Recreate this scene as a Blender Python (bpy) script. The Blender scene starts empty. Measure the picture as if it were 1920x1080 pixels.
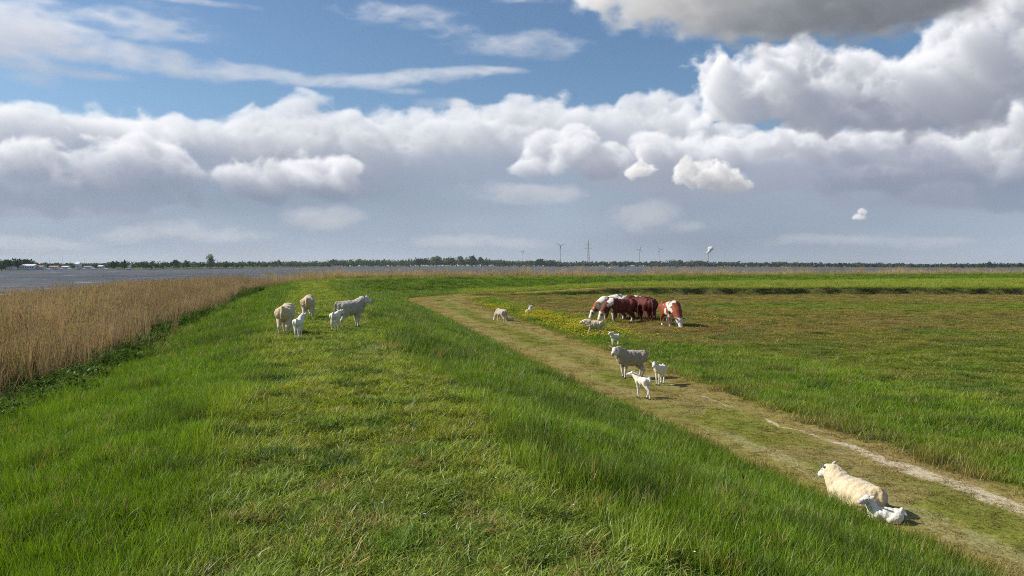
import bpy, bmesh, math, random
import numpy as np
from mathutils import Vector, Matrix, Euler, noise as mnoise
random.seed(7); np.random.seed(7)
SC = bpy.context.scene
COL = SC.collection

# ================= camera, sun, sky, exposure =================
PITCH = math.atan((540-498)/1450.)
CAMZ = 1.68
cam_d = bpy.data.cameras.new('camera'); cam = bpy.data.objects.new('camera', cam_d); COL.objects.link(cam)
cam.location = (0, 0, CAMZ); cam.rotation_euler = (math.pi/2-PITCH, 0, 0)
cam_d.sensor_width = 36; cam_d.lens = 36*1450/1920.; cam_d.clip_start = .1; cam_d.clip_end = 30000
SC.camera = cam
SUN_EL, SUN_AZ = math.radians(37), math.radians(-81)         # azimuth from +Y, negative to the left
TO_SUN = Vector((math.sin(SUN_AZ)*math.cos(SUN_EL), math.cos(SUN_AZ)*math.cos(SUN_EL), math.sin(SUN_EL)))
sd_ = bpy.data.lights.new('sun', 'SUN'); sd_.energy = 5.0; sd_.angle = math.radians(.55); sd_.color = (1, .94, .84)
sun = bpy.data.objects.new('sun', sd_); COL.objects.link(sun); sun.rotation_euler = TO_SUN.to_track_quat('Z', 'Y').to_euler()
SKY_STRENGTH = .085
EXPOSURE = 0.24
vs = SC.view_settings
vs.view_transform = 'Standard'; vs.look = 'None'; vs.exposure = EXPOSURE; vs.gamma = 1; vs.use_curve_mapping = False
SC.cycles.max_bounces = 5; SC.cycles.diffuse_bounces = 2; SC.cycles.glossy_bounces = 2; SC.cycles.transmission_bounces = 3
SC.cycles.transparent_max_bounces = 4; SC.cycles.use_denoising = False
SC.cycles.pixel_filter_type = 'BLACKMAN_HARRIS'; SC.cycles.filter_width = 1.05
SC.cycles.sample_clamp_indirect = 2.5; SC.cycles.sample_clamp_direct = 12; SC.cycles.caustics_reflective = False; SC.cycles.caustics_refractive = False

# ---- cloud field: ellipsoid puffs eroded by noise, self-shadowed towards the sun, in (azimuth, tan elevation)
F = 1450.0; HOR = 498.0
def px_to_uv(px, py):
    az = np.arctan((np.asarray(px, float)-960)/F)
    return az*F, (HOR-np.asarray(py, float))*np.cos(az)      # units of 1/F radians

def up_axis(a, n, axis, wrap=False):
    m = a.shape[axis]
    t = np.linspace(0, m-1.001, n) if not wrap else np.arange(n)*m/n
    i = np.floor(t).astype(int); f = (t-i).astype(np.float32); f = f*f*(3-2*f)
    j = (i+1) % m if wrap else np.minimum(i+1, m-1)
    sh = [1]*a.ndim; sh[axis] = n; f = f.reshape(sh)
    return np.take(a, i, axis)*(1-f) + np.take(a, j, axis)*f

def vnoise3(rng, shape, cells, wrap=False):
    c = [max(2, int(round(k))) + (0 if (wrap and q == 0) else 1) for q, k in enumerate(cells)]
    a = rng.random(c, dtype=np.float32)
    # smallest axis last to keep the work low
    for ax in (2, 1, 0): a = up_axis(a, shape[ax], ax, wrap and ax == 0)
    return a

def noise_tile(shape, seed, wl=52., nb=6):
    """isotropic, tileable: billowed sum of bands, and two smooth warp fields"""
    rng = np.random.default_rng(seed)
    k = np.sqrt(sum(np.meshgrid(np.fft.fftfreq(shape[0])**2, np.fft.fftfreq(shape[1])**2, np.fft.rfftfreq(shape[2])**2, indexing='ij'))).astype(np.float32)
    k[0, 0, 0] = 1e-6
    lk = np.log2(k)
    def band(W, wave, width=.55):
        H = np.exp(-.5*((lk-np.log2(1./wave))/width)**2)
        g = np.fft.irfftn(W*H, s=shape, axes=(0, 1, 2)).astype(np.float32)
        return g/g.std()
    W = np.fft.rfftn(rng.standard_normal(shape, dtype=np.float32)).astype(np.complex64)
    N = 0; a = 1.; w = wl
    for o in range(nb):
        g = band(W, w)
        N = N+a*((.8-np.abs(g)) if o < 4 else g*.6)
        a *= .67; w *= .5
    N = (N-N.mean())/N.std()
    wx = band(W, wl*1.5, .7)
    W = np.conj(W)*np.exp(1j*1.3)
    wy = band(W, wl*1.3, .7)
    return N, wx, wy
TILE = noise_tile((640, 256, 64), 4)

def tiled(q, nu, nv, nd, off, su, sw, interp=1.0):
    A = TILE[q]
    iu = (np.arange(nu)*su+off[0])
    i0 = np.floor(iu).astype(int); f = (iu-i0).astype(np.float32)[:, None, None]
    jv = (np.arange(nv)*interp+off[1]); j0 = np.floor(jv).astype(int); g = (jv-j0).astype(np.float32)[None, :, None]
    kk = (np.arange(nd)*sw+off[2]).astype(int) % A.shape[2]
    Z = A[:, :, kk]
    Z = Z[:, j0 % A.shape[1]]*(1-g)+Z[:, (j0+1) % A.shape[1]]*g if interp != 1.0 else Z[:, j0 % A.shape[1]]
    return Z[i0 % A.shape[0]]*(1-f)+Z[(i0+1) % A.shape[0]]*f if su != 1.0 else Z[i0 % A.shape[0]]

def render_clouds(u0, u1, v0, v1, step, dstep, nd, blobs, seed, wrap=False, amp=1.0, sigma=0.055, base=90., stretch=1.0, soft=.5, bias=.1, ms=.16, warp=.33):
    """blobs: u, v, ru, rtop, rbot, depth, rdepth, strength -> light from the sun, from the sky, and alpha"""
    rng = np.random.default_rng(seed)
    nu = int((u1-u0)/step); nv = int((v1-v0)/step)
    U = (u0+(np.arange(nu)+.5)*step).astype(np.float32)
    V = (v0+(np.arange(nv)+.5)*step).astype(np.float32)
    W = ((np.arange(nd)+.5)*dstep).astype(np.float32)
    shp = (nu, nv, nd)
    off = rng.integers(0, 600, 3)
    z = 104./base*step/2.
    su, sv, sw = z/stretch, z, z*dstep/step
    if wrap: su = 640*max(1, round(nu*su/640))/nu
    wx = tiled(1, nu, nv, nd, off, su, sw, sv); wy = tiled(2, nu, nv, nd, off, su, sw, sv)
    S = np.full(shp, -1.5, np.float32)
    for (cu, cv, ru, rt, rb, cd, rd, st) in blobs:
        m = 1.75
        i0 = max(0, int((cu-ru*m-base*.5-u0)/step)); i1 = min(nu, int((cu+ru*m+base*.5-u0)/step)+1)
        j0 = max(0, int((cv-rb*m-base*.5-v0)/step)); j1 = min(nv, int((cv+rt*m+base*.5-v0)/step)+1)
        if i0 >= i1 or j0 >= j1: continue
        wk = warp*min(base, 1.6*(rt+rb)*.5)*.42
        x = (U[i0:i1, None, None]-cu + wx[i0:i1, j0:j1]*wk*stretch)/ru
        dv = V[None, j0:j1, None]-cv + wy[i0:i1, j0:j1]*wk
        y = dv/np.where(dv > 0, rt, rb)
        zz = (W[None, None, :]-cd)/rd
        s = st*(1-(x*x+y*y+zz*zz))
        sub = S[i0:i1, j0:j1]
        k = .25
        h = np.clip(.5+.5*(s-sub)/k, 0, 1)
        S[i0:i1, j0:j1] = sub*(1-h)+s*h+k*h*(1-h)
    del wx, wy
    N = tiled(0, nu, nv, nd, off+101, su, sw, sv)
    D = np.clip(S + amp*(N*.30-bias), 0, soft)/soft
    D = D*D*(3-2*D)
    del S, N
    # light: optical depth towards the sun by a sweep from the left
    lu, lv, lw = -.68, .72, .06            # to the sun: left and up
    tau = np.zeros(shp, np.float32)
    dl = step/abs(lu)
    shv = -lv/lu ; shw = -lw/lu*step/dstep  # index shift of the previous slice (i-1)
    def shift2(A, dv, dw):
        # value of A at (j+dv, k+dw)
        jv = np.arange(nv)+dv; j0 = np.floor(jv).astype(int); fv = (jv-j0).astype(np.float32)[:, None]
        ok0 = ((j0 >= 0) & (j0 < nv)).astype(np.float32)[:, None]; ok1 = ((j0+1 >= 0) & (j0+1 < nv)).astype(np.float32)[:, None]
        B = A[np.clip(j0, 0, nv-1)]*ok0*(1-fv)+A[np.clip(j0+1, 0, nv-1)]*ok1*fv
        kw = np.arange(nd)+dw; k0 = np.floor(kw).astype(int); fw = (kw-k0).astype(np.float32)[None]
        ok0 = ((k0 >= 0) & (k0 < nd)).astype(np.float32)[None]; ok1 = ((k0+1 >= 0) & (k0+1 < nd)).astype(np.float32)[None]
        return B[:, np.clip(k0, 0, nd-1)]*ok0*(1-fw)+B[:, np.clip(k0+1, 0, nd-1)]*ok1*fw
    for i in range(1, nu):
        tau[i] = shift2(tau[i-1]+D[i-1]*sigma*dl*.8, -lv/lu, -lw/lu*step/dstep)*.995 + D[i]*sigma*dl*.8
    # sky light from above
    up = np.cumsum(D[:, ::-1], axis=1)[:, ::-1]*sigma*step
    sun = (1-ms)*(.5*np.exp(-tau*.75)+.5*np.exp(-tau*.22))+ms*np.exp(-tau*.05)
    amb = .55+.45*np.exp(-up*.05)
    ext = D*sigma*dstep*1.15
    T = np.exp(-np.cumsum(ext, axis=2)); Tp = np.concatenate([np.ones((nu, nv, 1), np.float32), T[:, :, :-1]], 2)
    w = Tp-T
    A = 1-T[:, :, -1]
    return (w*sun).sum(2), (w*amb).sum(2), A

def puffs(rng, cx, cy, w, h, n, r, depth=60, flat=.45, st=1.0):
    """n puffs of about r pixels inside the box, as photograph pixels -> blobs"""
    out = []
    for _ in range(n):
        x = cx+rng.uniform(-.5, .5)*w; y = cy+rng.uniform(-.5, .5)*h
        q = r*rng.uniform(.65, 1.3)
        u, v = px_to_uv(x, y)
        out.append((u, v, q*rng.uniform(1.0, 1.5), q*rng.uniform(.8, 1.05), q*flat*rng.uniform(.8, 1.2), depth*rng.uniform(.7, 1.4), q*1.0, st))
    return out

def B(px, py, rx, rt, rb, d=60, rd=None, st=1.0):
    u, v = px_to_uv(px, py)
    return (float(u), float(v), rx, rt, rb, d, rd or (rt+rb)*.7, st)

def cloud_front(step=2.0):
    u0, u1, v0, v1 = -1270, 1270, -14, 700
    rng = np.random.default_rng(5)
    nu, nv = int((u1-u0)/step), int((v1-v0)/step)
    col = np.zeros((nu, nv, 3), np.float32); alpha = np.zeros((nu, nv), np.float32)
    SUN = np.array([1.0, .95, .86], np.float32)
    V = (v0+(np.arange(nv)+.5)*step)[None, :, None]
    Ucol = (u0+(np.arange(nu)+.5)*step)[:, None]
    def over(layer, amb_c, haze_c, haze, op=1.0, gain=1.0, fade=None, fc=None):
        nonlocal col, alpha
        s, a, A = layer
        c = s[..., None]*SUN*gain + a[..., None]*np.array(amb_c, np.float32)
        hz = np.array(haze_c, np.float32)
        c = c*(1-haze)+A[..., None]*hz*haze
        A = A*op; c = c*op
        if fade:
            f = np.clip((fade[0]+(g-.5)*90-vv)/(fade[0]-fade[1]), 0, 1)[..., None]; f = f*f*(3-2*f)*.93
            c = c*(1-f)+(vc if fc is None else vc*np.array(fc, np.float32))*A[..., None]*f
        col = c+col*(1-A[..., None]); alpha = A+alpha*(1-A)
    # rain veil low over the lake
    g = vnoise3(rng, (nu, nv, 1), ((u1-u0)/300, (v1-v0)/90, 1))[..., 0]*.6+vnoise3(rng, (nu, nv, 1), ((u1-u0)/90, (v1-v0)/30, 1))[..., 0]*.4
    top = 200+(g-.5)*60
    vv = V[..., 0]
    veil = 1/(1+np.exp(-(top-vv)/22))
    t = np.clip(vv/190, 0, 1)
    lo = np.array([.37, .44, .52]); hi = np.array([.262, .328, .448])
    vc = lo*(1-t[..., None]**.8)+hi*t[..., None]**.8
    g2 = vnoise3(rng, (nu, nv, 1), ((u1-u0)/420, (v1-v0)/130, 1))[..., 0]
    vc = vc*(1+.30*(g-.5)[..., None]+.30*(g2-.5)[..., None]*np.array([1.15, 1., .8]))
    col = (vc*veil[..., None]).astype(np.float32); alpha = veil.astype(np.float32)
    kw = dict(u0=u0, u1=u1, v0=v0, v1=v1, step=step)
    # far bank
    bl = []
    for x in np.arange(-380, 2400, 62):
        yt = 262 if x < 350 else (285 if x < 440 else (262 if x < 850 else 240))
        if x > 1350: yt = 300
        bl.append(B(x+rng.uniform(-15, 15), yt+rng.uniform(-10, 10), rng.uniform(55, 95), rng.uniform(42, 56), 80, rng.uniform(60, 100), 60))
    bl += [B(180, 300, 330, 62, 60, 90, 70), B(640, 310, 380, 60, 65, 90, 70), B(1080, 290, 330, 75, 70, 90, 70), B(600, 415, 75, 22, 18, 60, 40, .8),
           B(1230, 405, 70, 28, 22, 60, 40, .7), B(1500, 330, 330, 70, 70, 90, 70), B(2000, 330, 330, 70, 70, 90, 70), B(-250, 330, 330, 70, 70, 90, 70)]
    over(render_clouds(dstep=5, nd=30, blobs=bl, seed=11, amp=.60, sigma=.040, base=100, soft=.55, bias=.0, stretch=1.3, **kw), (.235, .275, .37), (.44, .48, .56), .22, fade=(265, 125))
    # pale patches glowing through the veil
    bl = [B(600, 412, 80, 26, 24), B(640, 400, 60, 20, 20), B(1220, 405, 70, 26, 26), B(1270, 425, 50, 16, 16), B(330, 440, 160, 22, 18), B(1650, 452, 240, 12, 12), B(900, 455, 200, 14, 14), B(60, 455, 120, 16, 14), B(1000, 360, 120, 26, 26)]
    over(render_clouds(dstep=5, nd=24, blobs=bl, seed=71, amp=.95, sigma=.020, base=90, soft=1.0, bias=0, stretch=1.8, **kw), (.26, .285, .34), (.55, .57, .60), .35, op=.68, gain=.62)
    # blue grey undersides between the banks
    bl = [B(1650, 335, 290, 46, 36), B(1820, 372, 210, 24, 16), B(1430, 350, 150, 30, 20), B(60, 392, 230, 26, 12), B(1250, 350, 170, 30, 20, 60, 40, .8), B(2200, 340, 260, 46, 36), B(-300, 360, 260, 46, 36)]
    over(render_clouds(dstep=5, nd=26, blobs=bl, seed=19, amp=.5, sigma=.03, base=110, soft=1.0, bias=0, stretch=1.8, **kw), (.215, .245, .335), (.30, .34, .43), .30, op=.9, gain=.22)
    # middle cumulus
    bl = [B(120, 352, 190, 60, 44, 60, 60), B(250, 320, 135, 60, 58, 60, 60), B(330, 315, 58, 38, 42), B(30, 365, 130, 45, 30), B(190, 365, 150, 32, 28), B(40, 300, 90, 30, 30), B(-150, 350, 200, 60, 40),
          B(460, 335, 55, 36, 34), B(560, 335, 90, 45, 36), B(640, 325, 46, 36, 45), B(620, 355, 80, 30, 22), B(500, 350, 90, 30, 22),
          B(1045, 290, 56, 46, 40), B(1080, 270, 45, 34, 50), B(1000, 318, 48, 28, 26), B(1130, 305, 60, 30, 34),
          B(1230, 285, 55, 40, 24), B(1310, 290, 70, 42, 24), B(1370, 280, 60, 34, 30),
          B(1460, 272, 60, 34, 26), B(1530, 275, 70, 36, 34), B(1640, 270, 120, 30, 34), B(1750, 280, 120, 26, 40), B(1700, 320, 190, 22, 40),
          B(1890, 290, 60, 50, 50), B(1950, 250, 90, 60, 60), B(1900, 340, 90, 40, 46), B(2100, 300, 150, 80, 60), B(2350, 280, 190, 80, 60), B(-400, 300, 190, 80, 60)]
    over(render_clouds(dstep=4, nd=32, blobs=bl, seed=23, amp=.62, sigma=.066, base=92, soft=.65, stretch=1.15, **kw), (.185, .222, .325), (.42, .46, .54), .10, fade=(205, 92), fc=(.80, .80, .84))
    # small bright ones in front
    bl = [B(1200, 320, 30, 16, 14, 40, 20), B(1330, 335, 62, 34, 18, 40, 34), B(1300, 320, 38, 20, 24, 40, 24), B(1375, 350, 36, 18, 11, 40, 20), B(1610, 408, 14, 6, 6, 40, 9, .62), B(1616, 399, 8, 6, 6, 40, 8, .6)]
    over(render_clouds(dstep=3, nd=28, blobs=bl, seed=31, amp=.6, sigma=.10, base=46, **kw), (.26, .28, .33), (.45, .5, .56), .1, gain=.98)
    # big cumulus on the right
    bl = [B(1340, 155, 42, 52, 70), B(1370, 190, 70, 50, 45), B(1450, 165, 82, 62, 55), B(1490, 140, 60, 55, 60), B(1570, 165, 100, 55, 52), B(1680, 160, 110, 50, 50),
          B(1780, 150, 95, 70, 70), B(1800, 90, 70, 60, 60), B(1870, 30, 40, 60, 40), B(1630, 210, 190, 45, 36), B(1780, 200, 100, 50, 45), B(1400, 215, 90, 24, 20),
          B(1895, 150, 52, 62, 42), B(1960, 110, 80, 80, 60), B(2100, 150, 120, 90, 60), B(2300, 120, 150, 110, 60)]
    over(render_clouds(dstep=4.5, nd=34, blobs=bl, seed=47, amp=.64, sigma=.060, base=104, soft=.6, stretch=1.1, **kw), (.20, .238, .335), (.5, .52, .56), .03)
    # wisps, upper left
    bl = [B(-60, 60, 190, 80, 70, 50, 40), B(60, 70, 110, 70, 50, 50, 40), B(150, 105, 110, 22, 22, 50, 34, .95), B(190, 145, 60, 9, 9, 50, 16, .9), B(70, 128, 120, 14, 14, 50, 20, .9)]
    for q in np.linspace(0, 1, 17):
        x = 230+q*700; y = 105+52*np.sin(min(1, q*1.45)*np.pi/2)-24*max(0, q-.7)/.3
        bl.append(B(x, y, 70, 30*(1-q*.74), 26*(1-q*.70), 50, 26, .95))
    bl += [B(120, 8, 60, 8, 7, 50, 20, .8), B(330, 4, 150, 8, 10, 50, 20, .85), B(750, 28, 140, 22, 24, 50, 20, .66), B(820, 55, 80, 20, 22, 50, 18, .6), B(260, 50, 150, 30, 26, 50, 26, .62), B(970, 90, 150, 24, 24, 50, 20, .66),
           B(1000, 5, 90, 8, 8, 50, 16, .5), B(750, 172, 60, 8, 8, 50, 14, .55), B(830, 195, 60, 12, 12, 50, 14, .6), B(200, 62, 70, 10, 10, 50, 16, .5)]
    bl += [B(400+rng.uniform(-900, 900), -90+rng.uniform(-60, 40), 120, 16, 14, 50, 18, .7) for _ in range(9)]
    over(render_clouds(dstep=4, nd=25, blobs=bl, seed=53, amp=.75, sigma=.022, base=70, stretch=2.2, soft=1.1, bias=.0, **kw), (.27, .285, .345), (.5, .52, .58), .12, op=.97, gain=.86)
    # dark cloud overhead, top right
    bl = [B(1130, 0, 60, 60, 34), B(1190, 15, 80, 60, 42), B(1290, 25, 110, 70, 52), B(1400, 20, 120, 80, 58), B(1500, 10, 140, 90, 62), B(1620, 0, 150, 90, 72), B(1740, -20, 130, 80, 62),
          B(1450, -70, 260, 80, 70), B(1700, -90, 260, 80, 70), B(1250, -60, 150, 60, 60), B(1500, -170, 330, 90, 90)]
    over(render_clouds(dstep=5, nd=34, blobs=bl, seed=61, amp=.85, sigma=.040, base=130, soft=1.1, bias=.0, stretch=1.4, ms=.22, **kw), (.185, .20, .235), (.5, .52, .56), .0, gain=.95)
    bl = [B(1420, 40, 110, 40, 34), B(1530, 30, 150, 60, 44), B(1650, 20, 130, 60, 44), B(1740, 0, 90, 50, 34), B(1600, -60, 260, 60, 60)]
    over(render_clouds(dstep=5, nd=30, blobs=bl, seed=67, amp=1.0, sigma=.055, base=105, soft=1.3, bias=.04, stretch=1.5, ms=.1, **kw), (.14, .16, .20), (.5, .52, .56), .0, op=.9, gain=.22)
    return col, alpha, (u0, u1, v0, v1)

def cloud_round():
    """the same kind of sky all the way round, coarser"""
    u0, u1, v0, v1 = -np.pi*F, np.pi*F, -14, 2600
    rng = np.random.default_rng(77)
    step = 9.0
    bl = []
    for _ in range(120): bl.append((rng.uniform(u0, u1), rng.uniform(170, 330), rng.uniform(80, 200), rng.uniform(50, 80), rng.uniform(40, 60), rng.uniform(60, 140), 70, 1.))
    for _ in range(34): bl.append((rng.uniform(u0, u1), rng.uniform(400, 900), rng.uniform(150, 330), rng.uniform(40, 90), rng.uniform(40, 60), rng.uniform(60, 140), 70, .95))
    for _ in range(22): bl.append((rng.uniform(u0, u1), rng.uniform(1000, 2500), rng.uniform(260, 560), rng.uniform(120, 260), rng.uniform(120, 260), rng.uniform(60, 140), 90, .9))
    s, a, A = render_clouds(u0, u1, v0, v1, step, 12, 16, bl, 3, wrap=True, amp=.8, sigma=.04, base=150)
    nu, nv = s.shape
    c = s[..., None]*np.array([1., .95, .86], np.float32)+a[..., None]*np.array([.24, .262, .325], np.float32)
    vv = (v0+(np.arange(nv)+.5)*step)[None, :]
    veil = 1/(1+np.exp(-(200-vv)/22)); t = np.clip(vv/190, 0, 1)[..., None]
    vc = np.array([.37, .44, .52])*(1-t**.8)+np.array([.262, .328, .448])*t**.8
    col = c+vc*veil[..., None]*(1-A[..., None]); al = A+veil*(1-A)
    return col.astype(np.float32), al.astype(np.float32), (u0, u1, v0, v1)

class NT:
    """short hand for building node trees"""
    def __init__(s, tree): s.t = tree; s.n = tree.nodes; s.l = tree.links
    def new(s, typ, **kw):
        n = s.n.new(typ)
        for k, v in kw.items(): setattr(n, k, v)
        return n
    def put(s, sock, v):
        if isinstance(v, bpy.types.NodeSocket): s.l.new(v, sock)
        elif v is not None: sock.default_value = v
    def math(s, op, a, b=None, c=None, clamp=False):
        n = s.new('ShaderNodeMath', operation=op, use_clamp=clamp)
        s.put(n.inputs[0], a); s.put(n.inputs[1], b); s.put(n.inputs[2], c)
        return n.outputs[0]
    def mix(s, f, a, b, typ='RGBA', blend='MIX'):
        n = s.new('ShaderNodeMix', data_type=typ)
        if typ == 'RGBA': n.blend_type = blend; ii = (6, 7); o = 2
        else: ii = (2, 3); o = 0
        s.put(n.inputs[0], f)
        for i, v in zip(ii, (a, b)):
            if isinstance(v, (tuple, list)) and len(v) == 3: v = (*v, 1)
            s.put(n.inputs[i], v)
        return n.outputs[o]
    def ramp(s, f, lo, hi, a=0., b=1.):
        n = s.new('ShaderNodeMapRange', interpolation_type='SMOOTHSTEP')
        s.put(n.inputs[0], f); n.inputs[1].default_value = lo; n.inputs[2].default_value = hi
        n.inputs[3].default_value = a; n.inputs[4].default_value = b
        return n.outputs[0]
    def noise(s, vec, scale, detail=3, rough=.55, dist=0., out=0):
        n = s.new('ShaderNodeTexNoise'); s.put(n.inputs['Vector'], vec)
        n.inputs['Scale'].default_value = scale; n.inputs['Detail'].default_value = detail
        n.inputs['Roughness'].default_value = rough; n.inputs['Distortion'].default_value = dist
        return n.outputs[out]
    def scalev(s, vec, xyz):
        n = s.new('ShaderNodeVectorMath', operation='MULTIPLY'); s.put(n.inputs[0], vec); n.inputs[1].default_value = xyz
        return n.outputs[0]
    def attr(s, name, kind='GEOMETRY'):
        n = s.new('ShaderNodeAttribute', attribute_name=name, attribute_type=kind); return n
    def bump(s, h, strength, dist):
        n = s.new('ShaderNodeBump'); s.put(n.inputs['Height'], h); n.inputs['Strength'].default_value = strength; n.inputs['Distance'].default_value = dist
        return n.outputs[0]

def float_image(name, arr):
    """arr (w,h) or (w,h,3) -> image datablock made here"""
    w, h = arr.shape[:2]
    px = np.ones((h, w, 4), np.float32)
    px[..., :3] = np.swapaxes(arr, 0, 1) if arr.ndim == 3 else np.swapaxes(arr, 0, 1)[..., None]
    im = bpy.data.images.new(name, w, h, float_buffer=True, alpha=False)
    im.colorspace_settings.name = 'Non-Color'
    im.pixels.foreach_set(px.ravel()); im.update(); im.pack()
    return im

def make_world():
    w = bpy.data.worlds.new('World'); SC.world = w; w.use_nodes = True
    N = NT(w.node_tree); N.n.clear()
    out = N.new('ShaderNodeOutputWorld'); bg = N.new('ShaderNodeBackground'); bg.inputs[1].default_value = SKY_STRENGTH
    sky = N.new('ShaderNodeTexSky', sky_type='NISHITA'); sky.sun_disc = False
    sky.sun_elevation = SUN_EL; sky.sun_rotation = SUN_AZ; sky.air_density = 1.0; sky.dust_density = .6; sky.ozone_density = 2.2
    tc = N.new('ShaderNodeTexCoord'); sp = N.new('ShaderNodeSeparateXYZ'); N.l.new(tc.outputs['Generated'], sp.inputs[0])
    x, y, z = sp.outputs
    az = N.math('ARCTAN2', x, y)
    hyp = N.math('SQRT', N.math('ADD', N.math('MULTIPLY', x, x), N.math('MULTIPLY', y, y)))
    t = N.math('DIVIDE', z, N.math('MAXIMUM', hyp, .02))
    U = N.math('MULTIPLY', az, F); V = N.math('MULTIPLY', t, F)
    def tex(im, e, ext):
        cx = N.new('ShaderNodeCombineXYZ')
        N.put(cx.inputs[0], N.math('DIVIDE', N.math('SUBTRACT', U, float(e[0])), float(e[1]-e[0])))
        N.put(cx.inputs[1], N.math('DIVIDE', N.math('SUBTRACT', V, float(e[2])), float(e[3]-e[2])))
        n = N.new('ShaderNodeTexImage', image=im, extension=ext, interpolation='Linear'); N.l.new(cx.outputs[0], n.inputs[0])
        return n.outputs[0]
    c1, a1, e1 = cloud_front(); c2, a2, e2 = cloud_round()
    cf, af = tex(float_image('cloud_light', c1), e1, 'EXTEND'), tex(float_image('cloud_cover', a1), e1, 'EXTEND')
    cr, ar = tex(float_image('cloud_light_round', c2), e2, 'EXTEND'), tex(float_image('cloud_cover_round', a2), e2, 'EXTEND')
    k = N.math('MULTIPLY', N.ramp(N.math('ABSOLUTE', U), 1150, 1265, 1, 0), N.ramp(V, 560, 690, 1, 0))
    col = N.mix(k, cr, cf); al = N.mix(k, ar, af)
    # high up the round sheet ends in open sky
    hi = N.ramp(V, 2000, 2590, 1, 0)
    col = N.mix(hi, (0, 0, 0), col); al = N.mix(hi, (0, 0, 0), al)
    tint = N.mix(1., sky.outputs[0], SKY_TINT, blend='MULTIPLY')
    open_sky = N.mix(al, tint, (0, 0, 0))
    lit = N.mix(1., col, (.86/SKY_STRENGTH,)*3, blend='MULTIPLY')
    add = N.mix(1., open_sky, lit, blend='ADD')
    N.l.new(add, bg.inputs[0]); N.l.new(bg.outputs[0], out.inputs[0])
SKY_TINT = (.82, .96, 1.06)
make_world()

# ================= helpers =================
def tag(o, label=None, cat=None, group=None, kind=None):
    if label: o['label'] = label
    if cat: o['category'] = cat
    if group: o['group'] = group
    if kind: o['kind'] = kind
    return o

def material(name):
    m = bpy.data.materials.new(name); m.use_nodes = True
    N = NT(m.node_tree); N.n.clear(); N.out = N.new('ShaderNodeOutputMaterial')
    return m, N

def simple(name, col, rough=.7, bump=0., scale=20., var=.15, spec=.3, metal=0.):
    m, N = material(name)
    p = N.new('ShaderNodeBsdfPrincipled'); tc = N.new('ShaderNodeTexCoord')
    n = N.noise(tc.outputs['Object'], scale, 4)
    N.l.new(N.mix(n, tuple(c*(1-var) for c in col), tuple(min(1, c*(1+var)) for c in col)), p.inputs['Base Color'])
    p.inputs['Roughness'].default_value = rough; p.inputs['Specular IOR Level'].default_value = spec; p.inputs['Metallic'].default_value = metal
    if bump: N.l.new(N.bump(n, bump, .02), p.inputs['Normal'])
    N.l.new(p.outputs[0], N.out.inputs[0])
    return m

def mesh_obj(name, verts, faces, mat, parent=None, smooth=False, attrs=None):
    me = bpy.data.meshes.new(name)
    verts = np.asarray(verts, np.float32).reshape(-1, 3)
    if isinstance(faces, np.ndarray) and faces.ndim == 2:
        n, k = faces.shape
        me.vertices.add(len(verts)); me.vertices.foreach_set('co', verts.ravel())
        me.loops.add(n*k); me.loops.foreach_set('vertex_index', faces.astype(np.int32).ravel())
        me.polygons.add(n); me.polygons.foreach_set('loop_start', np.arange(0, n*k, k, dtype=np.int32))
        me.update(calc_edges=True)
    else:
        me.from_pydata([tuple(v) for v in verts.tolist()], [], [tuple(int(i) for i in f) for f in faces])
    if smooth: me.polygons.foreach_set('use_smooth', np.ones(len(me.polygons), bool))
    for k, a in (attrs or {}).items():
        a = np.asarray(a, np.float32)
        if a.ndim == 1: at = me.attributes.new(k, 'FLOAT', 'POINT'); at.data.foreach_set('value', a)
        else: at = me.attributes.new(k, 'FLOAT_VECTOR', 'POINT'); at.data.foreach_set('vector', a.ravel())
    if mat: me.materials.append(mat)
    o = bpy.data.objects.new(name, me)
    if parent is not None: o.parent = parent
    return o

def link(o): COL.objects.link(o); return o

def empty(name, loc, rz=0., scale=1.):
    o = bpy.data.objects.new(name, None); o.location = loc; o.rotation_euler = (0, 0, rz); o.scale = (scale,)*3
    o.empty_display_size = .2
    return link(o)

class MB:
    """collects shapes for one mesh"""
    def __init__(s): s.v = []; s.f = []
    def add(s, vs, fs):
        b = len(s.v); s.v += [tuple(v) for v in vs]; s.f += [tuple(i+b for i in f) for f in fs]
    def box(s, x0, x1, y0, y1, z0, z1):
        s.add([(x0, y0, z0), (x1, y0, z0), (x1, y1, z0), (x0, y1, z0), (x0, y0, z1), (x1, y0, z1), (x1, y1, z1), (x0, y1, z1)],
              [(0, 3, 2, 1), (4, 5, 6, 7), (0, 1, 5, 4), (1, 2, 6, 5), (2, 3, 7, 6), (3, 0, 4, 7)])
    def tube(s, a, b, ra, rb, n=6):
        a = Vector(a); b = Vector(b); d = (b-a).normalized()
        u = d.orthogonal().normalized(); w = d.cross(u)
        vs = [];
        for c, r in ((a, ra), (b, rb)):
            for i in range(n):
                t = 2*math.pi*i/n; vs.append(c+(u*math.cos(t)+w*math.sin(t))*r)
        fs = [(i, (i+1) % n, n+(i+1) % n, n+i) for i in range(n)]+[tuple(range(n-1, -1, -1)), tuple(range(n, 2*n))]
        s.add(vs, fs)
    def build(s, name, mat, parent=None, smooth=False):
        return link(mesh_obj(name, s.v, s.f, mat, parent, smooth))

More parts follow.
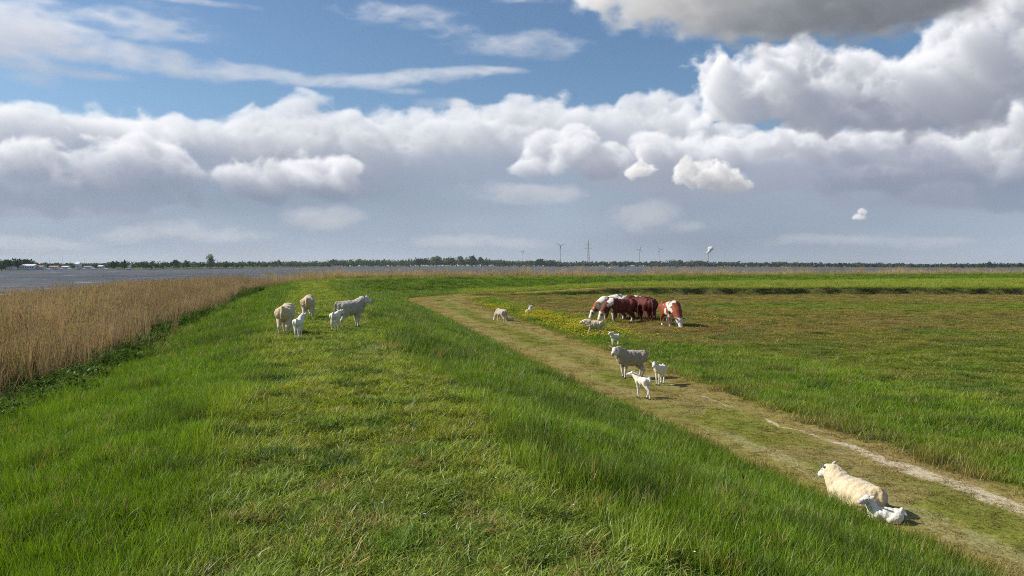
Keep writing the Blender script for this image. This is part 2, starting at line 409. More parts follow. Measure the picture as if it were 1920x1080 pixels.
# ---- value noise on the plane
def _hash(i, j, seed):
    h = (i.astype(np.int64)*374761393+j.astype(np.int64)*668265263+seed*974634777) & 0xffffffff
    h = ((h ^ (h >> 13))*1274126177) & 0xffffffff
    return ((h ^ (h >> 16)) & 0xffff)/65535.
def vn(x, y, seed=0):
    i = np.floor(x); j = np.floor(y); fx = x-i; fy = y-j
    fx = fx*fx*(3-2*fx); fy = fy*fy*(3-2*fy)
    a = _hash(i, j, seed); b = _hash(i+1, j, seed); c = _hash(i, j+1, seed); d = _hash(i+1, j+1, seed)
    return (a*(1-fx)+b*fx)*(1-fy)+(c*(1-fx)+d*fx)*fy
def fbm(x, y, seed=0, o=4):
    t = 0; a = .5; s = 0
    c, q = math.cos(.7), math.sin(.7)
    for k in range(o):
        t = t+a*vn(x, y, seed+k*17); s += a; a *= .5; x, y = (x*c-y*q)*2.03+5.1, (x*q+y*c)*2.03+3.7
    return t/s
def sstep(a, b, x):
    t = np.clip((x-a)/(b-a), 0, 1); return t*t*(3-2*t)

# ================= lay of the land =================
AX = [(30, -111), (3.25, -10), (-2.0, 9.8), (-7.2, 29.4), (-12.5, 49.4), (-17.9, 70), (-19.9, 79), (-20.2, 87), (-17.5, 96), (-10, 104.5), (2, 110.5), (20, 118), (45, 129), (107, 155), (300, 235), (1500, 740)]
TR = [(37.4, -110), (10.3, -7.8), (4.9, 12.3), (2.85, 21.5), (-1.2, 41), (-5.1, 60.6), (-6.6, 68), (-5.5, 74.5), (1, 81.5), (15, 86), (40, 97), (90, 118)]
def catmull(P, step):
    P = [np.array(p, float) for p in P]; P = [2*P[0]-P[1]]+P+[2*P[-1]-P[-2]]; out = []
    for k in range(1, len(P)-2):
        n = max(1, int(np.linalg.norm(P[k+1]-P[k])/step))
        for i in range(n):
            t = i/n
            out.append(.5*((2*P[k])+(-P[k-1]+P[k+1])*t+(2*P[k-1]-5*P[k]+4*P[k+1]-P[k+2])*t*t+(-P[k-1]+3*P[k]-3*P[k+1]+P[k+2])*t**3))
    out.append(P[-2]); return np.array(out)
AXP = catmull(AX, 3.); TRP = catmull(TR, 2.5)
def sdist(P, x, y):
    """signed distance to the line, positive on its right, and the arc position"""
    x = np.atleast_1d(np.asarray(x, float)); y = np.atleast_1d(np.asarray(y, float)); shp = x.shape; x = x.ravel(); y = y.ravel()
    A = P[:-1]; D = P[1:]-A; L2 = (D**2).sum(1)
    best = np.full(x.shape, 1e18); sgn = np.ones(x.shape)
    for k in range(len(A)):
        px, py = x-A[k, 0], y-A[k, 1]
        t = np.clip((px*D[k, 0]+py*D[k, 1])/L2[k], 0, 1)
        ex, ey = px-t*D[k, 0], py-t*D[k, 1]
        d2 = ex*ex+ey*ey
        m = d2 < best
        best = np.where(m, d2, best)
        cr = px*D[k, 1]-py*D[k, 0]
        sgn = np.where(m, np.where(cr >= 0, 1., -1.), sgn)
    return (np.sqrt(best)*sgn).reshape(shp)

SHORE = [(-4000, 700), (0, 700), (200, 740), (330, 800), (480, 1000), (560, 1500), (900, 1700), (1500, 1500), (1920, 1350), (6000, 1300)]
def shore_r(x, y):
    az = np.arctan2(x, y); p = 960+1450*np.tan(np.clip(az, -1.3, 1.3))
    return np.interp(p, [a for a, b in SHORE], [b for a, b in SHORE])+18*np.sin(az*47)+9*np.sin(az*131)
WATER = -1.80
FIELD = -1.35
def scarp_y(x): return 80.3+.7*np.sin(x*.21)+.45*np.sin(x*.63+1)+.25*np.sin(x*1.7)-3.2*np.exp(-((x-1.5)/6.)**2)
def info(x, y):
    x = np.asarray(x, float); y = np.asarray(y, float)
    s = sdist(AXP, x, y)
    return s
def height(x, y, s=None):
    if s is None: s = info(x, y)
    r = np.hypot(x, y)
    legR = sstep(75, 110, y+.0*x)*sstep(-22, -8, x)
    sf = np.interp(y, [0, 10, 50], [5.7, 5.9, 7.6])*(1-legR)+15*legR
    zr = FIELD*sstep(1.1, 1, 0) if False else FIELD*sstep(0, 1, np.clip((s-1.15)/(sf-1.15), 0, 1)*.92+.0)
    zr = FIELD*np.clip((s-1.15)/(sf-1.15), 0, 1)**1.0
    tt = np.clip((s-.9)/(sf-.9), 0, 1); zr = FIELD*(tt*tt*(3-2*tt)*.55+tt*.45)
    tl = np.clip((-s-1.2)/6.0, 0, 1); zl = -1.2*(tl*tl*(3-2*tl)*.5+tl*.5)-1.3*sstep(7.8, 14, -s)
    z = np.where(s > 0, zr, zl)
    # bench above the cut bank on the far side of the field
    hb = FIELD+.06+.58*sstep(-3, 16, x)
    hole = .22*np.exp(-((x+1.6)/1.6)**2-((y-68.5)/1.6)**2)
    b = sstep(-.12, .22, y-scarp_y(x))*(s > 0)*sstep(-9, -2, x)
    z = np.where(s > 0, np.maximum(z, FIELD*(1-b)+hb*b), z)
    near = sstep(140, 60, r)
    lane = sstep(1.5, .8, np.abs(s+.05))
    z = z + near*((fbm(x*1.1, y*1.1, 3, 4)-.5)*.10+(fbm(x*.33, y*.33, 9, 3)-.5)*.10) + near*lane*(fbm(x*4.5, y*4.5, 21, 3)-.5)*.15
    pas = sstep(10, 14, s)
    z = z + near*pas*((fbm(x*.9, y*1.3, 31, 4)-.5)*.22)
    t2 = sstep(-14, -16, s)*sstep(120, 200, r)
    land = sstep(-6, 14, r-shore_r(x, y))
    z = np.where(t2 > 0, z*(1-land)+(-1.1+.0*x)*land, z)
    z = np.where((r > 1800) & (s > 0), -1.2, z)
    return z
def ray(px, py):
    d = Vector(((px-960)/1450., 1, -(py-540)/1450.))
    c, s = math.cos(PITCH), math.sin(PITCH)
    return Vector((d.x, d.y*c+d.z*s, -d.y*s+d.z*c)).normalized()
def ground_z(x, y): return float(height(np.array([x]), np.array([y]))[0])
def at(px, py):
    """where the sight line through a photograph pixel meets the ground"""
    d = ray(px, py); t = np.concatenate([np.linspace(3, 200, 3000)])
    x, y, z = d.x*t, d.y*t, CAMZ+d.z*t
    k = np.argmax(z < height(x, y))
    return Vector((x[k], y[k], float(height(x[k:k+1], y[k:k+1])[0])))
def at_d(px, py, D):
    d = ray(px, py); k = D/d.y; return Vector((d.x*k, D, CAMZ+d.z*k))

# ================= materials of the land =================
def ground_mat():
    m, N = material('ground')
    p = N.new('ShaderNodeBsdfPrincipled'); p.inputs['Roughness'].default_value = .95; p.inputs['Specular IOR Level'].default_value = .1
    g = N.new('ShaderNodeNewGeometry').outputs['Position']
    base = N.attr('base').outputs['Color']
    td = N.attr('track').outputs['Fac']; ax = N.attr('axis').outputs['Fac']; bare = N.attr('bare').outputs['Fac']
    n1 = N.noise(g, 1.7, 6, .65); n2 = N.noise(g, 14, 5, .7); n3 = N.noise(N.scalev(g, (1., .55, 1)), .55, 5, .65)
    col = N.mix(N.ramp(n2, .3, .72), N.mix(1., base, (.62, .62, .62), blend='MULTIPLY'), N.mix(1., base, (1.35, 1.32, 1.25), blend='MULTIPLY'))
    col = N.mix(N.ramp(n1, .35, .7, 0, .45), col, N.mix(1., base, (1.35, 1.15, .9), blend='MULTIPLY'))
    # wheel ruts
    sand = N.mix(N.ramp(n2, .3, .7), (.38, .31, .19), (.62, .54, .39))
    warp = N.math('MULTIPLY', N.math('SUBTRACT', n1, .5), .55)
    worn = None
    for off, wdt, gain in ((.82, .13, 1.0), (-.72, .05, .20)):
        d = N.math('ABSOLUTE', N.math('ADD', N.math('SUBTRACT', td, off), warp))
        a = N.math('SUBTRACT', 1., N.math('DIVIDE', d, N.math('MULTIPLY', N.math('ADD', bare, .12), .42)))
        a = N.math('ADD', a, N.math('MULTIPLY', N.math('SUBTRACT', n3, .53), N.ramp(bare, .4, 1.2, 5.5, .7)))
        a = N.math('ADD', a, N.math('MULTIPLY', N.math('SUBTRACT', n2, .5), .5))
        a = N.math('MULTIPLY', N.ramp(a, .55, .78), gain)
        lim = N.math('MULTIPLY', a, N.ramp(d, .16, .5, 1, 0))
        worn = lim if worn is None else N.math('MAXIMUM', worn, lim)
    worn = N.math('MULTIPLY', worn, N.ramp(bare, .02, .20))
    col = N.mix(worn, col, sand)
    N.l.new(col, p.inputs['Base Color'])
    hsum = N.math('ADD', N.math('MULTIPLY', n2, .6), n1)
    N.l.new(N.bump(hsum, .8, .05), p.inputs['Normal'])
    N.l.new(p.outputs[0], N.out.inputs[0])
    return m

def water_mat():
    m, N = material('lake_water')
    p = N.new('ShaderNodeBsdfPrincipled')
    g = N.new('ShaderNodeNewGeometry').outputs['Position']
    gs = N.scalev(g, (.55, 1., 1)); gl = N.scalev(g, (.5, .11, 1))
    a = N.noise(gs, .9, 5, .65); b = N.noise(gl, .45, 4, .6); c = N.noise(N.scalev(g, (.02, .006, 1)), 1., 3, .5)
    foam = N.math('MULTIPLY', N.ramp(N.noise(gl, .75, 5, .75), .63, .68), .8)
    far = N.noise(N.scalev(g, (.12, .02, 1)), 1., 4, .6)
    foam = N.math('MAXIMUM', foam, N.math('MULTIPLY', N.ramp(far, .64, .69), .6))
    col = N.mix(N.ramp(b, .35, .65), (.040, .046, .054), (.095, .10, .107))
    col = N.mix(N.ramp(c, .35, .65, 0, .5), col, (.12, .118, .12))
    col = N.mix(foam, col, (.62, .64, .66))
    N.l.new(col, p.inputs['Base Color'])
    p.inputs['Roughness'].default_value = .5; p.inputs['Specular IOR Level'].default_value = .22; p.inputs['IOR'].default_value = 1.33
    h = N.math('ADD', a, N.math('MULTIPLY', b, 2.2))
    N.l.new(N.bump(h, 1.0, .55), p.inputs['Normal'])
    N.l.new(p.outputs[0], N.out.inputs[0])
    return m

def blade_mat(name, trans=.38, gloss=.05, rough=.45, var=.42, tip=(1.42, 1.34, 1.1), low=.38):
    """blade colour comes with each tuft; 'h' runs from root to tip"""
    m, N = material(name)
    c = N.attr('gcol', 'INSTANCER').outputs['Color']
    rnd = N.attr('rnd').outputs['Fac']; hh = N.attr('h').outputs['Fac']
    c = N.mix(1., c, N.mix(rnd, (1-var, 1-var*.8, 1-var*.7), (1+var*1.4, 1+var, 1+var*.6)), blend='MULTIPLY')
    c = N.mix(1., c, N.mix(hh, (low*1.08, low, low*.85), tip), blend='MULTIPLY')  # roots darkened: shade deep between the blades put into their colour
    d = N.new('ShaderNodeBsdfDiffuse'); t = N.new('ShaderNodeBsdfTranslucent'); g = N.new('ShaderNodeBsdfGlossy')
    g.inputs['Roughness'].default_value = rough; g.inputs['Color'].default_value = (1, 1, 1, 1)
    N.l.new(c, d.inputs[0]); N.l.new(N.mix(1., c, (1.1, 1.12, .6), blend='MULTIPLY'), t.inputs[0])
    a = N.new('ShaderNodeMixShader'); a.inputs[0].default_value = trans; N.l.new(d.outputs[0], a.inputs[1]); N.l.new(t.outputs[0], a.inputs[2])
    b = N.new('ShaderNodeMixShader'); b.inputs[0].default_value = gloss; N.l.new(a.outputs[0], b.inputs[1]); N.l.new(g.outputs[0], b.inputs[2])
    N.l.new(b.outputs[0], N.out.inputs[0])
    return m

# ================= zones =================
G_LUSH = np.array([.122, .222, .009]); G_LANE = np.array([.250, .355, .055]); G_YEL = np.array([.275, .36, .042])
G_DARK = np.array([.052, .095, .018]); G_TRACK = np.array([.33, .285, .095]); G_DRY = np.array([.38, .30, .15])
G_BROWN = np.array([.31, .235, .090]); G_OLIVE = np.array([.235, .275, .045])
def zone(x, y, s=None, td=None):
    """weights of the kinds of ground cover, their colour and how tall they stand"""
    x = np.asarray(x, float); y = np.asarray(y, float)
    if s is None: s = info(x, y)
    if td is None: td = sdist(TRP, x, y)
    n = fbm(x*.8, y*.8, 41, 4); nb = fbm(x*.16, y*.22, 43, 4); nf = fbm(x*2.6, y*2.6, 47, 3)
    w = (n-.5)*1.5
    Z = {}
    lane = sstep(1.75, 1.05, np.abs(s-.05+w*.8)*(1+.0*x))
    lane = lane*(1-.75*sstep(96, 112, y))
    tw = np.interp(y, [5, 20, 42, 62, 75], [1.45, 1.75, 2.1, 2.8, 3.3])
    track = sstep(tw+.35, tw-.35, np.abs(td+w*.35))*(s > 3)
    track = track*(1-sstep(5, 60, x))
    water_side = sstep(-6.3, -7.6, s+w*.6)
    far_leg = sstep(76, 82, y)*sstep(-16, -4, x)
    bench = (y > scarp_y(x)) & (x > -6) & (s > 0)
    verge_out = sstep(15.2, 12.4, s+w*1.3) if False else sstep(6.6, 4.6, td+w*1.2+(nb-.5)*4)
    pasture = (s > 3)*(1-track)*sstep(tw-.2, tw+.4, td)*(~bench)*(1-verge_out)
    verge = (s > 3)*(1-track)*sstep(tw-.3, tw+.3, td)*verge_out*(~bench)
    slope = (1-lane)*(s > 0)*(1-track)*(1-pasture)*(1-verge)
    left = (1-lane)*(s <= 0)
    Z.update(lane=lane, track=track, verge=verge, pasture=pasture, slope=slope, left=left, reed=water_side, n=n, nb=nb, nf=nf, bench=bench, s=s, td=td)
    col = np.zeros(x.shape+(3,))
    def add(wt, c): nonlocal col; col = col+wt[..., None]*c
    m = lambda a, b, t: a*(1-t[..., None])+b*t[..., None]
    add(lane, m(G_LANE, G_YEL, sstep(.35, .65, nb))*(.80+.4*nf)[..., None])
    lush = m(G_LUSH, G_YEL*np.array([.62, .85, .6]), sstep(.45, .8, nb)*.55)
    lush = m(lush, G_DARK, sstep(.56, .70, n)*.55)
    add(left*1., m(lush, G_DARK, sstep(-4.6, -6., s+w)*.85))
    benchy = bench.astype(float)
    band = sstep(9.5, 12.5, s+w*1.2)
    add(slope, m(lush, m(lush*1.15, G_YEL*.92, band*.9), benchy))
    add(verge, m(lush*1.15, G_OLIVE, sstep(.45, .7, n)*.6))
    tcol = m(G_TRACK, G_OLIVE*.95, sstep(1.25, .2, np.abs(td+.05+w*.4))*.95*sstep(.15, .40, nb))
    tcol = m(tcol, G_DRY, sstep(.52, .70, n)*.6)
    add(track, tcol)
    stripes = fbm(x*.03, y*.16, 55, 4)
    red = np.maximum(sstep(.47, .60, stripes), .9*sstep(34, 38, y+w)*sstep(46, 42, y+w)*sstep(3, 12, x))
    red = np.maximum(red*sstep(.25, .55, n+.15), .85*sstep(58, 66, y))*sstep(24, 40, y)+.30*sstep(.5, .62, nb)
    pc = m(G_OLIVE*np.array([.92, 1.05, .8]), G_BROWN, np.clip(red*(.35+.7*n), 0, 1))
    add(pasture, pc)
    Z['col'] = col
    return Z

# ================= ground sheet =================
def build_ground():
    r = np.concatenate([[.5, 1.0], np.geomspace(1.5, 74, 345), np.linspace(74.25, 118, 170), np.geomspace(118.6, 140, 15), np.geomspace(144, 9000, 95)])
    fr = math.radians(46)
    a = np.concatenate([np.linspace(-fr, fr, 760), np.linspace(fr, 2*math.pi-fr, 100)[1:-1]])
    R, A = np.meshgrid(r, a, indexing='ij')
    x, y = R*np.sin(A), R*np.cos(A)
    s = info(x, y); z = height(x, y, s); td = sdist(TRP, x, y)
    Z = zone(x, y, s, td)
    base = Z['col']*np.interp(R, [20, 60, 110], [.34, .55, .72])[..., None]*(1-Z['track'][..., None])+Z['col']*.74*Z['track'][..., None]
    soil = np.array([.085, .062, .035])
    wet = sstep(-6.5, -8.2, s)
    base = base*(1-wet[..., None])+soil*wet[..., None]
    yy = sstep(.02, -.35, y-scarp_y(x)-.2)*sstep(-.9, -.5, y-scarp_y(x))*(x > 4)
    mud = sstep(-1.9, -1.6, y-scarp_y(x))*sstep(-.5, -.8, y-scarp_y(x))*sstep(2, 9, x)*(s > 0)
    base = base*(1-.8*mud[..., None])+np.array([.19, .17, .115])*.8*mud[..., None]
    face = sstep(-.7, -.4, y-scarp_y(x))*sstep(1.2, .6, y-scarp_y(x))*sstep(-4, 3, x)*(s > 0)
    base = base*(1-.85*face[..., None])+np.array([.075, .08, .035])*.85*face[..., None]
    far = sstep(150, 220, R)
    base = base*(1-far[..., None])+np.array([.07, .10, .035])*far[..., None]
    bare = np.interp(y, [0, 8, 11, 12.6, 14.2, 22, 45, 70], [2.2, 2.1, 1.5, .8, .20, .08, .05, .03])*Z['track']
    na, nr = len(a), len(r)
    i = np.arange(nr-1)[:, None]; j = np.arange(na)[None, :]; jn = (j+1) % na
    f = np.stack([i*na+j, i*na+jn, (i+1)*na+jn, (i+1)*na+j], -1).reshape(-1, 4)[:, ::-1]
    v = np.stack([x, y, z], -1).reshape(-1, 3)
    # close the middle
    v = np.vstack([v, [[0, 0, float(z[0].mean())]]])
    ext = lambda q: np.concatenate([q.reshape(-1), [q.reshape(-1)[0]]])
    bc = np.vstack([base.reshape(-1, 3), base.reshape(-1, 3)[:1]])
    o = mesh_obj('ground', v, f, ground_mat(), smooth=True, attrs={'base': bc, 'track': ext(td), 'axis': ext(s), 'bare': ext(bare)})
    tag(link(o), 'grassy dike, cart track and flat pasture reaching to the far shore', None, kind='structure')
    return o
build_ground()
def build_water():
    m = water_mat()
    n = 40; g = np.linspace(-9000, 9000, n)
    X, Y = np.meshgrid(g, g, indexing='ij'); v = np.stack([X, Y, np.full_like(X, WATER)], -1).reshape(-1, 3)
    i = np.arange(n-1)[:, None]; j = np.arange(n-1)[None]
    f = np.stack([i*n+j, (i+1)*n+j, (i+1)*n+j+1, i*n+j+1], -1).reshape(-1, 4)
    o = mesh_obj('lake_water', v, f, m); tag(link(o), 'choppy grey lake beyond the reeds', None, kind='structure')
build_water()

# ================= grass, reeds and flowers =================
def ribbon(V, Fc, H, R, root, yaw, length, width, lean, curl, seg=3, rnd=0., taper=1., twist=0.):
    """a bent blade of grass"""
    d = np.array([math.cos(yaw), math.sin(yaw), 0]); sidev = np.array([-math.sin(yaw+twist), math.cos(yaw+twist), 0])
    b = len(V); p = np.array(root, float); ang = lean
    for k in range(seg+1):
        t = k/seg
        w = width*(1-t**1.6*taper)*.5 if k < seg else width*.04
        V.append(p-sidev*w); V.append(p+sidev*w); H += [t, t]; R += [rnd, rnd]
        p = p+(d*math.sin(ang)+np.array([0, 0, math.cos(ang)]))*length/seg
        ang += curl/seg
    for k in range(seg): Fc.append((b+2*k, b+2*k+1, b+2*k+3, b+2*k+2))

def source(name, V, Fc, H, R, mats, mi=None):
    o = mesh_obj(name, V, np.array(Fc), mats[0], attrs={'h': H, 'rnd': R})
    for m in mats[1:]: o.data.materials.append(m)
    if mi is not None: o.data.polygons.foreach_set('material_index', np.array(mi, np.int32))
    return o

rg = random.Random(12)
def tuft_upright(n=60, rad=.14, L=(.08, .22), wd=.0064):
    V, Fc, H, R = [], [], [], []
    for _ in range(n):
        a = rg.uniform(0, 6.283); q = rad*math.sqrt(rg.random())
        yaw = rg.uniform(0, 6.283)
        ribbon(V, Fc, H, R, (q*math.cos(a), q*math.sin(a), -.02), yaw, rg.uniform(*L), wd*rg.uniform(.7, 1.3), rg.uniform(.02, .42), rg.uniform(.0, 1.0), 3, rg.random(), twist=rg.uniform(-1.2, 1.2))
    return V, Fc, H, R
def tuft_flat(n=50, rad=.14, L=(.05, .14), wd=.0076):
    V, Fc, H, R = [], [], [], []
    sw = rg.uniform(0, 6.28)
    for _ in range(n):
        a = rg.uniform(0, 6.283); q = rad*math.sqrt(rg.random())
        ribbon(V, Fc, H, R, (q*math.cos(a), q*math.sin(a), -.01), rg.gauss(sw, 1.1), rg.uniform(*L), wd*rg.uniform(.7, 1.3), rg.uniform(.15, 1.1), rg.uniform(.1, 1.2), 2, rg.random(), twist=rg.uniform(-1.2, 1.2))
    return V, Fc, H, R
def tuft_reed(n=19, rad=.26):
    V, Fc, H, R = [], [], [], []
    for _ in range(n):
        a = rg.uniform(0, 6.283); q = rad*math.sqrt(rg.random()); x, y = q*math.cos(a), q*math.sin(a)
        L = rg.uniform(1.35, 2.15); yaw = rg.gauss(.3, .9); lean = rg.uniform(0, .13); curl = rg.uniform(0, .22); rn = rg.random()
        ribbon(V, Fc, H, R, (x, y, -.1), yaw, L, .0085, lean, curl, 4, rn, taper=.35)
        ribbon(V, Fc, H, R, (x, y, -.1), yaw+1.57, L, .0085, lean*.2, curl*.2, 3, rn, taper=.35) if rg.random() < .3 else None
        for _ in range(rg.randint(1, 3)):
            z = rg.uniform(.3, .92)*L; k = math.sin(lean+curl*.5)*z
            ribbon(V, Fc, H, R, (x+math.cos(yaw)*k, y+math.sin(yaw)*k, z-.1), rg.uniform(0, 6.28), rg.uniform(.15, .36), .008, rg.uniform(.15, .6), rg.uniform(.2, 1.3), 3, rg.random())
        if rg.random() < .5:
            k = math.sin(lean+curl*.6)*L
            for _ in range(2): ribbon(V, Fc, H, R, (x+math.cos(yaw)*k, y+math.sin(yaw)*k, (L-.1)*math.cos(lean+curl*.5)-.05), rg.gauss(yaw, .5), rg.uniform(.12, .20), .010, rg.uniform(.05, .4), rg.uniform(.2, .8), 2, rg.random())
    return V, Fc, H, R
def tuft_weed(n=16, rad=.2, hgt=.45):
    """leafy stems: nettles, docks and brambles at the foot of the reeds"""
    V, Fc, H, R = [], [], [], []
    for _ in range(n):
        a = rg.uniform(0, 6.283); q = rad*math.sqrt(rg.random()); x, y = q*math.cos(a), q*math.sin(a)
        L = hgt*rg.uniform(.5, 1.2)
        ribbon(V, Fc, H, R, (x, y, -.02), rg.uniform(0, 6.28), L, .008, .1, .2, 2, .2, taper=.4)
        for k in range(rg.randint(5, 8)):
            z = L*rg.uniform(.25, 1.)
            ribbon(V, Fc, H, R, (x, y, z), rg.uniform(0, 6.28), rg.uniform(.06, .12), .035, rg.uniform(.7, 1.3), rg.uniform(.2, .8), 2, rg.random(), taper=.5)
    return V, Fc, H, R
def tuft_twigs(n=7):
    V, Fc, H, R = [], [], [], []
    for _ in range(n):
        ribbon(V, Fc, H, R, (rg.uniform(-.2, .2), rg.uniform(-.2, .2), -.02), rg.uniform(0, 6.28), rg.uniform(.4, 1.1), .012, rg.uniform(.4, 1.3), rg.uniform(-.5, .5), 4, rg.random(), taper=.5, twist=rg.uniform(-.5, .5))
    return V, Fc, H, R
def tuft_stalks(n=5):
    V, Fc, H, R = [], [], [], []
    for _ in range(n):
        x, y = rg.uniform(-.1, .1), rg.uniform(-.1, .1); L = rg.uniform(.24, .38); yaw = rg.uniform(0, 6.28)
        ribbon(V, Fc, H, R, (x, y, 0), yaw, L, .004, .05, .25, 3, .5, taper=.3)
        for _ in range(3): ribbon(V, Fc, H, R, (x+math.cos(yaw)*.05, y+math.sin(yaw)*.05, L*.93), rg.uniform(0, 6.28), .06, .012, .2, .4, 2, .9)
    return V, Fc, H, R

def flower_source(name, n, rad, hgt, petal, mats):
    V, Fc, H, R, MI = [], [], [], [], []
    for _ in range(n):
        a = rg.uniform(0, 6.283); q = rad*math.sqrt(rg.random()); x, y = q*math.cos(a), q*math.sin(a); L = hgt*rg.uniform(.6, 1.2)
        f0 = len(Fc); ribbon(V, Fc, H, R, (x, y, 0), 0, L, .004, .03, .05, 2, .5, taper=.2); MI += [0]*(len(Fc)-f0)
        for k in range(5):
            t = k*1.2566+rg.random(); c, s_ = math.cos(t), math.sin(t); c2, s2 = math.cos(t+.55), math.sin(t+.55); c3, s3 = math.cos(t-.55), math.sin(t-.55)
            b = len(V); V += [np.array((x, y, L)), np.array((x+c3*petal*.7, y+s3*petal*.7, L+petal*.35)), np.array((x+c*petal, y+s_*petal, L+petal*.5)), np.array((x+c2*petal*.7, y+s2*petal*.7, L+petal*.35))]
            H += [.5]*4; R += [rg.random()]*4; Fc.append((b, b+1, b+2, b+3)); MI.append(1)
    return source(name, V, Fc, H, R, mats, MI)

def scatter(name, label, cat, sources, pts, idx, rot, scl, col):
    """one mass of plants: points carrying kind, turn, size and colour, instanced by geometry nodes"""
    c = bpy.data.collections.new(name+'_kinds')
    for k, s_ in enumerate(sources): s_.name = 'k%02d_%s' % (k, name); c.objects.link(s_)
    me = bpy.data.meshes.new(name); me.vertices.add(len(pts)); me.vertices.foreach_set('co', np.asarray(pts, np.float32).ravel())
    a = me.attributes.new('idx', 'INT', 'POINT'); a.data.foreach_set('value', np.asarray(idx, np.int32))
    for nm, v in (('rot', rot), ('scl', scl), ('gcol', col)):
        a = me.attributes.new(nm, 'FLOAT_VECTOR', 'POINT'); a.data.foreach_set('vector', np.asarray(v, np.float32).ravel())
    o = link(bpy.data.objects.new(name, me))
    g = bpy.data.node_groups.new(name, 'GeometryNodeTree')
    g.interface.new_socket('Geometry', in_out='INPUT', socket_type='NodeSocketGeometry')
    g.interface.new_socket('Geometry', in_out='OUTPUT', socket_type='NodeSocketGeometry')
    gi = g.nodes.new('NodeGroupInput'); go = g.nodes.new('NodeGroupOutput')
    ci = g.nodes.new('GeometryNodeCollectionInfo'); ci.inputs['Collection'].default_value = c
    ci.inputs['Separate Children'].default_value = True; ci.inputs['Reset Children'].default_value = True
    ip = g.nodes.new('GeometryNodeInstanceOnPoints'); ip.inputs['Pick Instance'].default_value = True
    def na(nm, t):
        n = g.nodes.new('GeometryNodeInputNamedAttribute'); n.data_type = t; n.inputs['Name'].default_value = nm
        return [q for q in n.outputs if q.enabled and q.name == 'Attribute'][0]
    e = g.nodes.new('FunctionNodeEulerToRotation')
    L = g.links.new
    L(gi.outputs[0], ip.inputs['Points']); L(ci.outputs[0], ip.inputs['Instance']); L(na('idx', 'INT'), ip.inputs['Instance Index'])
    L(na('rot', 'FLOAT_VECTOR'), e.inputs[0]); L(e.outputs[0], ip.inputs['Rotation']); L(na('scl', 'FLOAT_VECTOR'), ip.inputs['Scale'])
    L(ip.outputs[0], go.inputs[0])
    md = o.modifiers.new('scatter', 'NODES'); md.node_group = g
    tag(o, label, cat, kind='stuff')
    return o

def wedge(r0, r1, dens, rs, a0=-42, a1=42):
    a0, a1 = math.radians(a0), math.radians(a1)
    n = int((a1-a0)/2*(r1*r1-r0*r0)*dens)
    r = np.sqrt(rs.random(n)*(r1*r1-r0*r0)+r0*r0); a = a0+(a1-a0)*rs.random(n)
    return r*np.sin(a), r*np.cos(a), r

